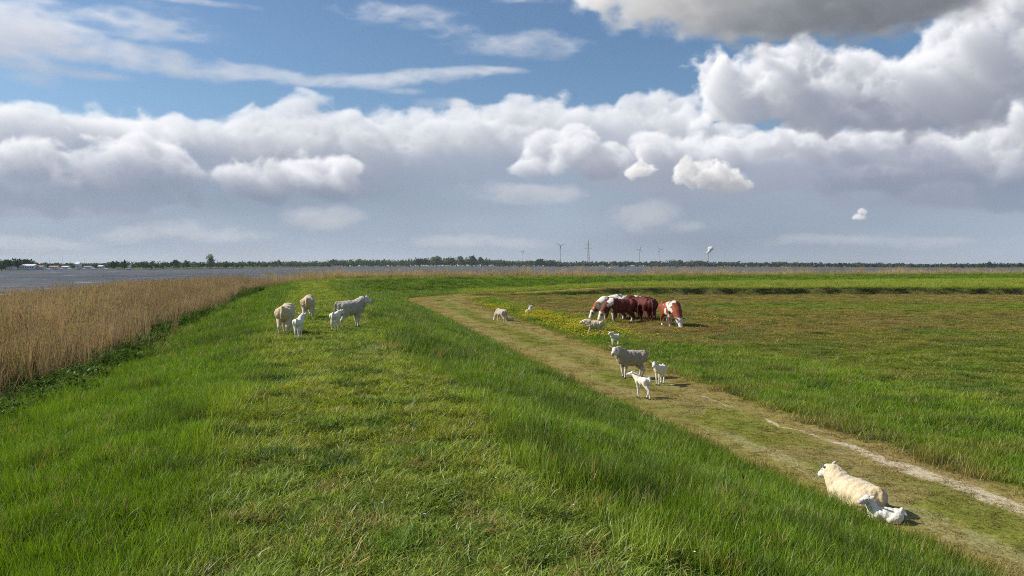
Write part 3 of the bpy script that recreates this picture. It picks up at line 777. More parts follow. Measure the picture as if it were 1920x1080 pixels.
def build_grass():
    rs = np.random.default_rng(99)
    gm = blade_mat('grass_blade', trans=.40, gloss=.025, rough=.5); 
    ups = [source('u', *tuft_upright(), [gm]) for _ in range(5)]
    fls = [source('f', *tuft_flat(), [gm]) for _ in range(6)]
    sts = [source('s', *tuft_stalks(), [gm]) for _ in range(2)]
    bands = [(2.2, 7, 150, 1.0, 1.0), (7, 14, 95, 1.1, 1.0), (14, 25, 46, 1.45, 1.08), (25, 45, 20, 2.0, 1.15), (45, 79, 9.5, 2.6, 1.25), (79, 190, 3.4, 4.0, 1.5)]
    X, Y, SX, SZ = [], [], [], []
    for (r0, r1, d, sx, sz) in bands:
        x, y, r = wedge(r0, r1, d, rs); X.append(x); Y.append(y); SX.append(np.full(len(x), sx)); SZ.append(np.full(len(x), sz))
    x = rs.uniform(-7, 85, 2600); y = scarp_y(x)+rs.uniform(-.25, 1.2, len(x)); X.append(x); Y.append(y); SX.append(np.full(len(x), 1.7)); SZ.append(np.full(len(x), 1.15))
    x = np.concatenate(X); y = np.concatenate(Y); sx = np.concatenate(SX); sz = np.concatenate(SZ)
    s = info(x, y)
    k = (s > -8.5) & ((s < 60) | (np.hypot(x, y) < 190)); x, y, sx, sz, s = x[k], y[k], sx[k], sz[k], s[k]
    td = sdist(TRP, x, y); Z = zone(x, y, s, td); z = height(x, y, s)
    k = z > WATER+.1
    rr = rs.random(len(x))
    short = Z['lane']+Z['track']+Z['pasture']
    isflat = rr < short
    hgt = np.where(isflat, .62, 1.)*(.62+.76*Z['nf'])
    hgt *= np.where(isflat, .6+.8*Z['n'], .55+.85*Z['n'])                     # uneven mounds
    slopey = (~isflat)&(s > 0)&(td < 0)
    hgt = np.where(slopey, hgt*1.08, hgt); hgt = np.where((s < -4) & (s > -7.5), hgt*1.35, hgt)
    hgt = np.where((~isflat) & (Z['verge'] > .4), hgt*np.interp(y, [18, 30], [.85, .5]), hgt)
    hgt = np.where(isflat & (Z['track'] > .5), hgt*.36, hgt)
    hgt = np.where(isflat & (Z['pasture'] > .5), hgt*.85, hgt)
    tussock = (Z['lane'] > .5) & (fbm(x*1.5, y*1.5, 71, 3) > .66)
    isflat &= ~tussock; hgt = np.where(tussock, .42, hgt)
    tus2 = (Z['pasture'] > .5) & (fbm(x*.75, y*.9, 77, 4) > .60); isflat &= ~tus2; hgt = np.where(tus2, .45, hgt)
    spots = [at(1115, 628), at(1153, 647), at(941, 602), at(992, 590), at(536, 625), at(656, 612)]
    for q in spots: hgt = np.where(np.hypot(x-q.x, y-q.y) < 1.1, hgt*.4, hgt)
    # rank dark tufts the flock leaves standing on the lane
    rank = np.zeros(len(x), bool)
    for px, py, r_ in [(637, 878, .17), (600, 884, .09), (515, 742, .34), (490, 690, .45), (672, 697, .35), (520, 718, .25), (682, 724, .3), (845, 746, .25), (500, 888, .14), (925, 850, .12), (760, 800, .16), (940, 955, .09), (585, 790, .14), (700, 965, .10), (1020, 1045, .10), (440, 815, .3), (380, 800, .3), (830, 915, .1), (560, 990, .1), (880, 1010, .09), (700, 760, .2), (1000, 800, .3), (1060, 880, .2)]:
        q = at(px, py); rank |= (((x-q.x)/1.0)**2+((y-q.y)/.45)**2 < r_*r_*(.4+1.2*Z['nf']))
    isflat &= ~rank; hgt = np.where(rank, .50, hgt)
    # bare ruts stay bare
    rut = np.minimum(np.abs(td-.82), np.abs(td+.72)); bare = np.interp(y, [0, 8, 11, 14, 22, 45], [1.0, .8, .5, .3, .2, .12])
    keep = k & ~((Z['track'] > .4) & (rs.random(len(x)) < .12+.55*sstep(.5, .1, rut)))
    # clods on the bench lip
    lip = (np.abs(y-scarp_y(x)-.45) < .8) & (x > -4) & (s > 0)
    hgt = np.where(lip, .9, hgt); isflat &= ~lip
    idx = np.where(isflat, 5+rs.integers(0, 6, len(x)), rs.integers(0, 5, len(x)))
    st = (~isflat) & (rs.random(len(x)) < .0004) & (np.hypot(x, y) < 30); idx = np.where(st, 11+rs.integers(0, 2, len(x)), idx)
    col = Z['col'].copy()
    col *= (1+.34*(rs.random(len(x))-.5))[:, None]
    dk = sstep(.60, .70, fbm(x*1.9, y*1.9, 63, 3))*(~isflat)
    col = col*(1-dk[:, None]*.6)+G_DARK*dk[:, None]*.6
    col = np.where(rank[:, None], col*np.array([.34, .46, .5]), col)
    col = np.where((tus2|tussock)[:, None], col*np.array([.62, .78, .8]), col)
    dry = rs.random(len(x)) < np.where(isflat, .10, .03)
    col = np.where(dry[:, None], G_DRY*.9, col)
    col = np.where(lip[:, None], col*.75, col)
    col = np.where(st[:, None], G_DRY*.45, col)
    rot = np.stack([rs.normal(0, .10, len(x)), rs.normal(0, .10, len(x)), rs.random(len(x))*6.283], -1)
    wsc = rs.uniform(.85, 1.2, len(x))
    scl = np.stack([sx*wsc, sx*wsc, sz*hgt*np.where(isflat, rs.uniform(.7, 1.5, len(x)), rs.uniform(.75, 1.25, len(x)))], -1)
    P = np.stack([x, y, z-.012], -1)
    upr = keep & ~isflat; fl = keep & isflat
    scatter('tall_grass', 'lush green uncut grass on both slopes of the dike', 'grass', ups+sts, P[upr], np.where(idx >= 11, idx-6, idx)[upr], rot[upr], scl[upr], col[upr])
    scatter('short_grass', 'short trampled grass on the dike lane, track and pasture', 'grass', fls, P[fl], (idx-5)[fl], rot[fl], scl[fl], col[fl])
    return len(x)

def build_reeds():
    rs = np.random.default_rng(5)
    rm = blade_mat('reed_blade', trans=.30, gloss=.0, var=.20, tip=(1.12, 1.08, 1.0), low=.50)
    src = [source('r', *tuft_reed(), [rm]) for _ in range(7)]
    X, Y, S = [], [], []
    for (r0, r1, d, sc, a0, a1) in [(8, 30, 14, 1., -62, -20), (30, 60, 7.5, 1.2, -46, -10), (60, 115, 4.0, 1.5, -36, 8), (100, 260, 4.2, 3.0, -24, 40)]:
        x, y, r = wedge(r0, r1, d, rs, a0, a1); s = info(x, y)
        k = (s < -4) & (s > -30); X.append(x[k]); Y.append(y[k]); S.append(np.full(k.sum(), sc))
    x = np.concatenate(X); y = np.concatenate(Y); sc = np.concatenate(S); s = info(x, y)
    n = fbm(x*.5, y*.5, 81, 3); nb = fbm(x*.12, y*.12, 85, 3)
    straight = sstep(96, 84, y)
    outer = np.interp(y, [5, 30, 80, 110], [-17, -18.5, -22, -20])*straight+(-9.5)*(1-straight)
    inner = -6.5*straight+(-4.6)*(1-straight)
    k = (s < inner-(n-.5)*3.0+rs.normal(0, .45, len(x))) & (s > outer-(nb-.5)*5)
    k &= rs.random(len(x)) < np.where(straight > .5, 1., .55+.6*nb)
    k &= (rs.random(len(x)) < .35+.65*sstep(0, 4, s-outer))
    x, y, sc, s, n, nb, straight = [q[k] for q in (x, y, sc, s, n, nb, straight)]
    z = np.maximum(height(x, y, s), WATER-.15)
    edge = sstep(-7.0, -9.0, s)
    c = np.where(straight[:, None] > .5, np.array([.43, .325, .24]), np.array([.50, .40, .27]))*(.8+.4*rs.random(len(x)))[:, None]*(.8+.45*nb)[:, None]
    grn = (rs.random(len(x)) < .10)[:, None]; c = np.where(grn, c*np.array([.62, .86, .6]), c)
    hs = (.66+.38*edge)*(.86+.26*n)*np.where(straight > .5, 1., 1.3)*rs.uniform(.78, 1.16, len(x))
    P = np.stack([x, y, z], -1); rot = np.stack([rs.normal(0, .085, len(x)), rs.normal(0, .085, len(x)), rs.random(len(x))*6.28], -1)
    scatter('reeds', 'dense belt of dry tan reeds between the lake and the dike', 'reeds', src, P, rs.integers(0, 7, len(x)), rot, np.stack([sc, sc, hs], -1), c)

    # nettles, brambles and dead stems at the reed edge
    wm = blade_mat('weed_leaf', trans=.3, gloss=.015, var=.3, tip=(1.2, 1.2, 1.1), low=.6)
    src = [source('w', *tuft_weed(), [wm]) for _ in range(4)]+[source('t', *tuft_twigs(), [wm]) for _ in range(3)]
    X, Y, S = [], [], []
    for (r0, r1, d, sc) in [(6, 30, 16, 1.), (30, 60, 7, 1.3), (60, 110, 3, 1.8)]:
        x, y, r = wedge(r0, r1, d, rs, -62, 5); s = info(x, y); k = (s < -4.2) & (s > -9.0); X.append(x[k]); Y.append(y[k]); S.append(np.full(k.sum(), sc))
    x = np.concatenate(X); y = np.concatenate(Y); sc = np.concatenate(S); s = info(x, y)
    n = fbm(x*.7, y*.7, 91, 3); nb = fbm(x*.17, y*.17, 95, 3)
    k = (np.abs(s+6.1+(n-.5)*2.0) < .45+1.3*sstep(.40, .7, nb)+rs.normal(0, .4, len(x))+.9*np.exp(-((y-62)/6)**2)) & (y < 92)
    x, y, sc, s, n = [q[k] for q in (x, y, sc, s, n)]; z = height(x, y, s)
    tw = rs.random(len(x)) < .13
    c = np.where(tw[:, None], np.array([.24, .20, .14]), np.array([.075, .145, .020])*(1+.6*(rs.random(len(x))-.5))[:, None])
    hs = np.where(tw, .8, .45+.8*n+.9*np.exp(-((y-62)/4.5)**2))
    P = np.stack([x, y, z], -1); rot = np.stack([rs.normal(0, .12, len(x)), rs.normal(0, .12, len(x)), rs.random(len(x))*6.28], -1)
    scatter('undergrowth', 'dark nettles and dead stems along the foot of the reeds', 'undergrowth', src, P, np.where(tw, 4+rs.integers(0, 3, len(x)), rs.integers(0, 4, len(x))), rot, np.stack([sc, sc, hs], -1), c)

    # buttercups on the field side of the track
    stem = blade_mat('flower_stem'); yel = simple('buttercup_petal', (.80, .62, .02), .5, var=.1); wht = simple('white_petal', (.75, .76, .70), .6, var=.05)
    X = []
    for (cx, cy, rx, ry, n_) in [(-3.6, 61, 2.3, 6.5, 260), (-1.0, 52, 1.4, 6, 330), (.9, 44.5, 1.35, 5.5, 440), (2.6, 38.5, 1.5, 4.4, 420), (3.6, 33.8, 1.4, 3.4, 260), (12, 48, 5, 6, 120), (9, 38, 5, 5, 90), (-5, 72, 3, 3, 60)]:
        t = rs.normal(0, .5, (n_, 2)); t *= 1.25; X.append(np.stack([cx+t[:, 0]*rx-.1*t[:, 1]*ry*0, cy+t[:, 1]*ry], -1))
    q = np.vstack(X); x, y = q[:, 0], q[:, 1]; td = sdist(TRP, x, y)
    k = (td > 1.9) & (fbm(x*.9, y*.5, 101, 3) > .45)
    for q in (at(1115, 628), at(1153, 647), at(941, 602)): k &= np.hypot(x-q.x, y-q.y) > 1.0
    k &= rs.random(len(x)) < .62; x, y = x[k], y[k]; z = height(x, y)
    fs = [flower_source('b', 9, .22, .20, .020, [stem, yel]) for _ in range(3)]
    sz = 1.35+.6*rs.random(len(x))
    scatter('buttercups', 'drift of yellow buttercups beside the cart track', 'flowers', fs, np.stack([x, y, z], -1), rs.integers(0, 3, len(x)),
            np.stack([x*0, x*0, rs.random(len(x))*6.28], -1), np.stack([sz, sz, sz*.85], -1), np.tile(G_LUSH, (len(x), 1)))
    # scattered small white flowers
    P = []
    for (px, py, n_, r_) in [(363, 636, 7, .35), (870, 1010, 3, .5), (1140, 1020, 3, .3), (950, 930, 2, .3), (1400, 820, 5, 1.), (1870, 760, 6, .4), (1640, 735, 4, .5), (1500, 760, 7, 1.5), (1020, 740, 2, .4), (510, 542, 7, 1.), (1700, 830, 6, 1.2)]:
        c_ = at(px, py)
        for _ in range(n_):
            a_, b_ = c_.x+rs.normal(0, r_), c_.y+rs.normal(0, r_); P.append((a_, b_, ground_z(a_, b_)+.08))
    fs = [flower_source('d', q, .09, .16, .007, [stem, wht]) for q in (1, 2, 1)]
    n_ = len(P)
    scatter('white_flowers', 'few tiny white flowers dotted through the slope grass', 'flowers', fs, P, rs.integers(0, 3, n_), np.stack([np.zeros(n_), np.zeros(n_), rs.random(n_)*6.28], -1), np.full((n_, 3), 1.15), np.tile(G_LUSH, (n_, 1)))
build_grass(); build_reeds()

# ================= animals =================
def coat_mat(name, wool=True):
    m, N = material(name)
    p = N.new('ShaderNodeBsdfPrincipled'); p.inputs['Roughness'].default_value = .9 if wool else .7
    p.inputs['Specular IOR Level'].default_value = .15 if wool else .35
    p.inputs['Sheen Weight'].default_value = .25 if wool else .0
    c = N.attr('coat').outputs['Color']; tc = N.new('ShaderNodeTexCoord').outputs['Object']
    n = N.noise(tc, 34 if wool else 60, 4, .6); n2 = N.noise(tc, 7, 3)
    c = N.mix(N.ramp(n, .3, .7), N.mix(1., c, (.84, .81, .75), blend='MULTIPLY'), N.mix(1., c, (1.05, 1.05, 1.04), blend='MULTIPLY'))
    c = N.mix(N.ramp(n2, .4, .75, 0, .35), c, N.mix(1., c, (.84, .78, .66), blend='MULTIPLY'))
    N.l.new(c, p.inputs['Base Color']); N.l.new(N.bump(n, .6 if wool else .12, .02), p.inputs['Normal'])
    N.l.new(p.outputs[0], N.out.inputs[0]); return m
WOOL = coat_mat('wool'); HIDE = coat_mat('cow_hide', False)
EYE = simple('animal_eye', (.012, .01, .008), .15, spec=.6); HOOF = simple('hoof_horn', (.05, .04, .03), .6)
EAR_W = simple('white_ear_skin', (.62, .52, .44), .8); EAR_R = simple('brown_ear_hair', (.22, .07, .03), .8)

class Body:
    """flesh as overlapping ellipsoids and tapered limbs, melted into one skin"""
    def __init__(s): s.bm = bmesh.new()
    def ball(s, c, r, rot=None, sub=3):
        M = Matrix.Translation(Vector(c)) @ (rot.to_matrix().to_4x4() if rot else Matrix.Identity(4)) @ Matrix.Diagonal((*(r if isinstance(r, (tuple, list)) else (r, r, r)), 1))
        bmesh.ops.create_icosphere(s.bm, subdivisions=sub, radius=1, matrix=M)
    def limb(s, pts):
        for (a, ra), (b, rb) in zip(pts[:-1], pts[1:]):
            a, b = Vector(a), Vector(b); n = max(2, int((b-a).length/(.45*min(ra, rb))))
            for k in range(n+1):
                t = k/n; bmesh.ops.create_icosphere(s.bm, subdivisions=1 if max(ra, rb) < .05 else 2, radius=ra+(rb-ra)*t, matrix=Matrix.Translation(a.lerp(b, t)))
    def skin(s, name, voxel, smooth=3, lump=0., lump_scale=9.):
        me = bpy.data.meshes.new(name+'_raw'); s.bm.to_mesh(me); s.bm.free()
        o = bpy.data.objects.new(name+'_raw', me); COL.objects.link(o)
        r = o.modifiers.new('r', 'REMESH'); r.mode = 'VOXEL'; r.voxel_size = voxel; r.use_smooth_shade = True
        q = o.modifiers.new('s', 'SMOOTH'); q.factor = .5; q.iterations = smooth
        dg = bpy.context.evaluated_depsgraph_get(); dg.update()
        out = bpy.data.meshes.new_from_object(o.evaluated_get(dg)); out.name = name
        bpy.data.objects.remove(o); bpy.data.meshes.remove(me)
        return out

def leaf_shape(name, base, tip, up, width, mat, parent, thick=.006):
    """an ear: a pointed cupped leaf with thickness"""
    base, tip, up = Vector(base), Vector(tip), Vector(up).normalized(); d = tip-base; side = d.cross(up).normalized()
    prof = [(0, .35), (.25, .9), (.5, 1.), (.78, .62), (1, .06)]
    V, Fs = [], []
    for t, w in prof:
        for k, off in ((-1, 0), (0, -1), (1, 0)):
            V.append(base+d*t+side*(k*w*width*.5)+up*(off*.25*width*w))
    n = len(V); V += [v+up*thick for v in V]
    for i in range(len(prof)-1):
        for k in range(2):
            a = i*3+k; Fs.append((a, a+1, a+4, a+3)); Fs.append((n+a, n+a+3, n+a+4, n+a+1))
        Fs.append((i*3, i*3+3, n+i*3+3, n+i*3)); Fs.append((i*3+2, n+i*3+2, n+i*3+5, i*3+5))
    return link(mesh_obj(name, V, Fs, mat, parent, True))

SPEC = {
 'ewe': dict(H=.76, L=.40, dep=.42, w=.225, leg=.036, neck=(.17, .112), head=.215, hr=(.082, .050), vox=.0145, ear=.13, eye=.013),
 'lamb': dict(H=.43, L=.175, dep=.17, w=.082, leg=.021, neck=(.068, .048), head=.125, hr=(.052, .030), vox=.0085, ear=.085, eye=.009),
 'cow': dict(H=1.38, L=.78, dep=.78, w=.36, leg=.078, neck=(.31, .20), head=.48, hr=(.145, .10), vox=.026, ear=.2, eye=.024),
}
def animal(kind, name, label, group, pos, yaw, scale=1., poll=None, face=(-.1, -25), legs=(0, 0, 0, 0), lie=False, coat=None, tailup=0., face_deg=0., seed=0, sink=0., cat=None):
    """poll: top of the head as (forward, side, up); face: turn and pitch of the muzzle in degrees; legs: how far each hoof is put forward"""
    sp = SPEC[kind]; H, L, dep, w = sp['H'], sp['L'], sp['dep'], sp['w']; rn = random.Random(seed)
    cow = kind == 'cow'
    if lie: H = dep*1.04
    B_ = Body(); zc = H-dep/2
    # trunk
    for x, ww, dd, dz in ((.62, .80, .90, -.0), (.30, .95, 1.0, -.01), (0, 1.04, 1.04, -.02), (-.30, 1.0, .98, -.01), (-.62, .90, .86, .015)):
        B_.ball((x*L, 0, zc+dz*dep), (L*.50, w*ww*(1.12 if lie else 1), dep/2*dd))
    B_.ball((-.86*L, 0, zc+.10*dep), (L*.25, w*.70, dep*.34))
    if cow:
        for sy in (-1, 1): B_.ball((-.66*L, sy*w*.55, H-.10*dep), (.13, .10, .08))
        B_.ball((.58*L, 0, H-.03*dep), (.22, .12, .09)); B_.ball((-.42*L, 0, zc-dep*.50), (.17, .15, .12))
        B_.ball((.1*L, 0, zc-.10*dep), (L*.62, w*1.08, dep*.44))
    # neck and head
    if poll is None: poll = (L*1.55, 0, H+.14*dep)
    P = Vector(poll); nb = Vector((.72*L, 0, H-.34*dep)); nm = nb.lerp(P, .5)+Vector((.04*L, 0, .05*dep if P.z > H-.3*dep else .08*dep))
    r0, r1 = sp['neck']
    B_.limb([(nb, r0*1.15), (nm, (r0+r1)*.52), (P+Vector((0, 0, -r1*.35)), r1*.9)])
    if cow: B_.limb([(nb+Vector((.05, 0, -.15)), r0*.8), (nm+Vector((-.02, 0, -.12)), r1*.8)])
    ya, pa = math.radians(face[0]), math.radians(face[1])
    fd = Vector((math.cos(ya)*math.cos(pa), math.sin(ya)*math.cos(pa), math.sin(pa))); hl = sp['head']; h0, h1 = sp['hr']
    upv = Vector((-math.cos(ya)*math.sin(pa), -math.sin(ya)*math.sin(pa), math.cos(pa))); lat = upv.cross(fd).normalized()
    rotm = Matrix((fd, lat, upv)).transposed().to_quaternion()
    B_.ball(P+fd*hl*.14-upv*h0*.12, (hl*.34, h0*.92, h0*1.12), rotm)
    B_.limb([(P+fd*hl*.18, h0*.86), (P+fd*hl*.52-upv*h0*.12, (h0*.5+h1*.5)*.98), (P+fd*hl*.90-upv*h0*.22, h1*1.08)])
    B_.ball(P+fd*hl*.93-upv*h0*.24, (h1*1.05, h1*1.15, h1*.95), rotm)
    B_.limb([(P+fd*hl*.25-upv*h0*.75, h0*.42), (P+fd*hl*.80-upv*h0*.75, h1*.62)])
    # legs
    lg = sp['leg']; hoofs = []; low = H-dep
    xf, xh, yy = .58*L, -.70*L, w*.50
    if not lie:
        for i, (x0, sy) in enumerate(((xf, 1), (xf, -1), (xh, 1), (xh, -1))):
            dx = legs[i]*low; y0 = sy*yy
            if i < 2:
                kx = x0+dx*.55+abs(dx)*.12; hx = x0+dx
                lift = 0
                B_.limb([((x0, y0*1.05, H-.55*dep), lg*2.6), ((x0-.03*L, y0, low+.13*dep), lg*1.75), ((kx, y0*.92, low*.53), lg*1.04), ((kx*.5+hx*.5, y0*.9, low*.28), lg*.70), ((hx, y0*.9, low*.12), lg*.82), ((hx+lg*.3, y0*.9, lg*.8), lg*.98)])
            else:
                hx = x0+dx-.02*L; sx_ = x0+.26*L+dx*.25; hk = x0-.17*L+dx*.6
                B_.limb([((x0+.05*L, y0*1.05, H-.42*dep), lg*3.3), ((sx_, y0*1.08, low+.16*dep), lg*2.35), ((hk, y0*.95, low*.62), lg*1.18), ((hk*.55+hx*.45, y0*.9, low*.34), lg*.78), ((hx, y0*.9, low*.12), lg*.85), ((hx+lg*.35, y0*.9, lg*.8), lg*1.0)])
            hoofs.append(Vector((hx+lg*.45, y0*.9, 0)))
    else:
        for sy in (1, -1):
            B_.limb([((xf, sy*yy*1.1, H-.55*dep), lg*2.8), ((xf+.05*L, sy*yy*1.3, lg*1.8), lg*1.7), ((xf+.50*L, sy*yy*1.1, lg*1.2), lg*1.15), ((xf+.14*L, sy*yy*.9, lg*.9), lg*.85)])
            hoofs.append(Vector((xf+.10*L, sy*yy*.9, 0)))
            B_.limb([((xh, sy*yy*1.1, H-.5*dep), lg*3.6), ((xh+.40*L, sy*yy*1.75, lg*2.4), lg*2.3), ((xh-.10*L, sy*yy*1.75, lg*1.3), lg*1.2), ((xh+.34*L, sy*yy*1.95, lg*.9), lg*.85)])
            hoofs.append(Vector((xh+.40*L, sy*yy*1.95, 0)))
    # tail
    tb = Vector((-1.06*L, 0, H-.16*dep)); tr = lg*(.55 if cow else .95)
    tl = (.85*dep if cow else .62*dep) if not lie else .3*dep
    B_.limb([(tb+Vector((.06*L, 0, .02)), tr*1.3), (tb+Vector((-.10*L, 0, -.25*tl)), tr), (tb+Vector((-.09*L+.03*rn.uniform(-1, 1), .03*rn.uniform(-1, 1), -tl)), tr*.8)])
    if cow: B_.limb([(tb+Vector((-.09*L, 0, -tl)), tr*1.5), (tb+Vector((-.09*L, 0, -tl-.22)), tr*1.1)])
    me = B_.skin('body', sp['vox'], 3)
    n = len(me.vertices); co = np.empty(n*3, np.float32); me.vertices.foreach_get('co', co); co = co.reshape(-1, 3).astype(float)
    no = np.empty(n*3, np.float32); me.vertices.foreach_get('normal', no); no = no.reshape(-1, 3).astype(float)
    # head and leg weights
    hd = (co-np.array(P)) @ np.array(fd); dist = np.linalg.norm(co-np.array(P+fd*hl*.45), axis=1)
    headw = sstep(hl*.72, hl*.55, dist)*sstep(-hl*.05, hl*.12, hd)
    ofs = seed*3.1
    big = np.array([mnoise.fractal(Vector((c[0]*1.9+ofs, c[1]*1.9+ofs*.7, c[2]*1.9)), .6, 2., 3) for c in co*(.9 if cow else 2.2)])
    if not cow:
        lump = np.array([mnoise.noise(Vector((c[0]*13+ofs, c[1]*13, c[2]*13))) for c in co]); fine = np.array([mnoise.noise(Vector((c[0]*30+ofs, c[1]*30, c[2]*30))) for c in co])
        fle = sstep(low*.75, low*1.1, co[:, 2])*(1-headw) if not lie else (1-headw)
        amp = .011 if kind == 'ewe' else .003
        co += no*((lump*amp+fine*amp*.5)*fle)[:, None]
    me.vertices.foreach_set('co', co.astype(np.float32).ravel()); me.update()
    if coat == 'cream': main, facec, legc = (.68, .57, .40), (.84, .80, .72), (.76, .70, .58)
    elif coat == 'tan': main, facec, legc = (.72, .58, .41), (.74, .70, .62), (.62, .52, .38)
    elif coat == 'grey': main, facec, legc = (.52, .475, .41), (.80, .76, .70), (.78, .70, .58)
    elif coat == 'shaded grey': main, facec, legc = (.40, .345, .275), (.76, .72, .66), (.80, .74, .62)  # grey fleece darkened: shade of the unlit flank put into the coat colour
    elif coat == 'white': main, facec, legc = (.87, .84, .77), (.86, .83, .78), (.86, .82, .74)
    else: main, facec, legc = (.15, .028, .012), (.78, .74, .66), (.74, .70, .60)
    main, facec, legc = map(np.array, (main, facec, legc))
    C = np.tile(main, (n, 1)).astype(float)
    if cow:
        white = np.zeros(n); zz, xx, ys = co[:, 2], co[:, 0], np.abs(co[:, 1])
        if coat == 'dark red': C[:] = (.10, .016, .010); facec = np.array([.12, .03, .016])
        elif coat == 'brown, white back': C[:] = (.27, .085, .03); white = np.maximum(white, sstep(-.02, .10, zz-(H-.18)+big*.22)*sstep(1.0, .7, ys/w)); white = np.maximum(white, sstep(.42, .5, big))  # sun along the back painted as white; the noise patches are hide pattern
        elif coat == 'brown patched': C[:] = (.26, .06, .02); white = np.maximum(white, sstep(.00, .08, big+.06-.6*np.abs(xx/L-.25)))
        elif coat == 'white back': white = sstep(-.25, -.1, big+.15)
        elif coat == 'red, white shoulder': white = np.maximum(white, sstep(.1, .22, big-.9*np.abs(xx/L-.9)-.05))
        if coat != 'dark red':
            white = np.maximum(white, sstep(low*.48, low*.26, zz)); white = np.maximum(white, sstep(low+.05, low-.05, zz)*sstep(.25, .12, ys))
            white = np.maximum(white, headw*sstep(-.1, .1, .3+big*.6))
        else: white = sstep(low*.28, low*.16, zz)*.6
        C = C*(1-white[:, None])+facec*white[:, None]*(1 if coat != 'dark red' else 1.6)
        mz = sstep(hl*.90, hl*.98, hd)*headw; C = C*(1-mz[:, None])+np.array([.42, .24, .20])*mz[:, None]
        eyep = sstep(.10, .06, np.linalg.norm(co-np.array(P+fd*hl*.34+lat*h0*.8+upv*h0*.2), axis=1))+sstep(.10, .06, np.linalg.norm(co-np.array(P+fd*hl*.34-lat*h0*.8+upv*h0*.2), axis=1))
        eyep = np.clip(eyep, 0, 1)*.85*(rn.random() < .8); C = C*(1-eyep[:, None])+np.array([.16, .045, .02])*eyep[:, None]
    else:
        lw = sstep(low*.95, low*.7, co[:, 2])*(0 if lie else 1)
        C = C*(1-lw[:, None])+legc*lw[:, None]; C = C*(1-headw[:, None])+facec*headw[:, None]
        dirt = sstep(.05, .5, big)*(1-headw)*.35+.25*sstep(-.7*L, -1.0*L, co[:, 0])*(kind == 'ewe')
        C = C*(1-dirt[:, None])+C*np.array([.80, .68, .50])*dirt[:, None]
        mz = sstep(hl*.93, hl*1.02, hd)*headw*.8; C = C*(1-mz[:, None])+np.array([.12, .08, .07])*mz[:, None]
    a = me.attributes.new('coat', 'FLOAT_VECTOR', 'POINT'); a.data.foreach_set('vector', np.clip(C, 0, 1).astype(np.float32).ravel())
    me.materials.clear(); me.materials.append(HIDE if cow else WOOL)
    root = empty(name, pos, math.radians(yaw), scale)
    b = bpy.data.objects.new('body', me); b.parent = root; link(b)
    tag(root, label, cat or ('sheep' if kind == 'ewe' else kind), group)
    es = sp['eye']
    for sy in (1, -1):
        c = P+fd*hl*.34+lat*sy*h0*.80+upv*h0*.16
        bm = bmesh.new(); bmesh.ops.create_icosphere(bm, subdivisions=2, radius=es, matrix=Matrix.Translation(c)); m_ = bpy.data.meshes.new('eye'); bm.to_mesh(m_); bm.free(); m_.materials.append(EYE)
        e_ = bpy.data.objects.new('eye', m_); e_.parent = root; link(e_)
        eb = P+fd*hl*.02+lat*sy*h0*.75+upv*h0*.25
        up_e = .42 if not cow else .10
        tip = eb+(lat*sy*.80+upv*up_e*(.9+.4*rn.random())-fd*.22).normalized()*sp['ear']
        leaf_shape('ear', eb, tip, fd, sp['ear']*(.42 if not cow else .5), EAR_R if cow and coat != 'white back' else EAR_W, root, .008 if not cow else .02)
    for hp in hoofs:
        mb = MB(); r_ = lg*1.02; zt = lg*1.5
        for sy in (-1, 1):
            oy = sy*r_*.48
            vs = [(hp.x-r_*.8, hp.y+oy-r_*.42, 0), (hp.x+r_*1.15, hp.y+oy-r_*.30, 0), (hp.x+r_*1.15, hp.y+oy+r_*.30, 0), (hp.x-r_*.8, hp.y+oy+r_*.42, 0),
                  (hp.x-r_*.85, hp.y+oy-r_*.40, zt), (hp.x+r_*.45, hp.y+oy-r_*.30, zt), (hp.x+r_*.45, hp.y+oy+r_*.30, zt), (hp.x-r_*.85, hp.y+oy+r_*.40, zt)]
            mb.add(vs, [(0, 3, 2, 1), (4, 5, 6, 7), (0, 1, 5, 4), (1, 2, 6, 5), (2, 3, 7, 6), (3, 0, 4, 7)])
        mb.build('hoof', HOOF, root)
    root.location.z -= sink
    return root

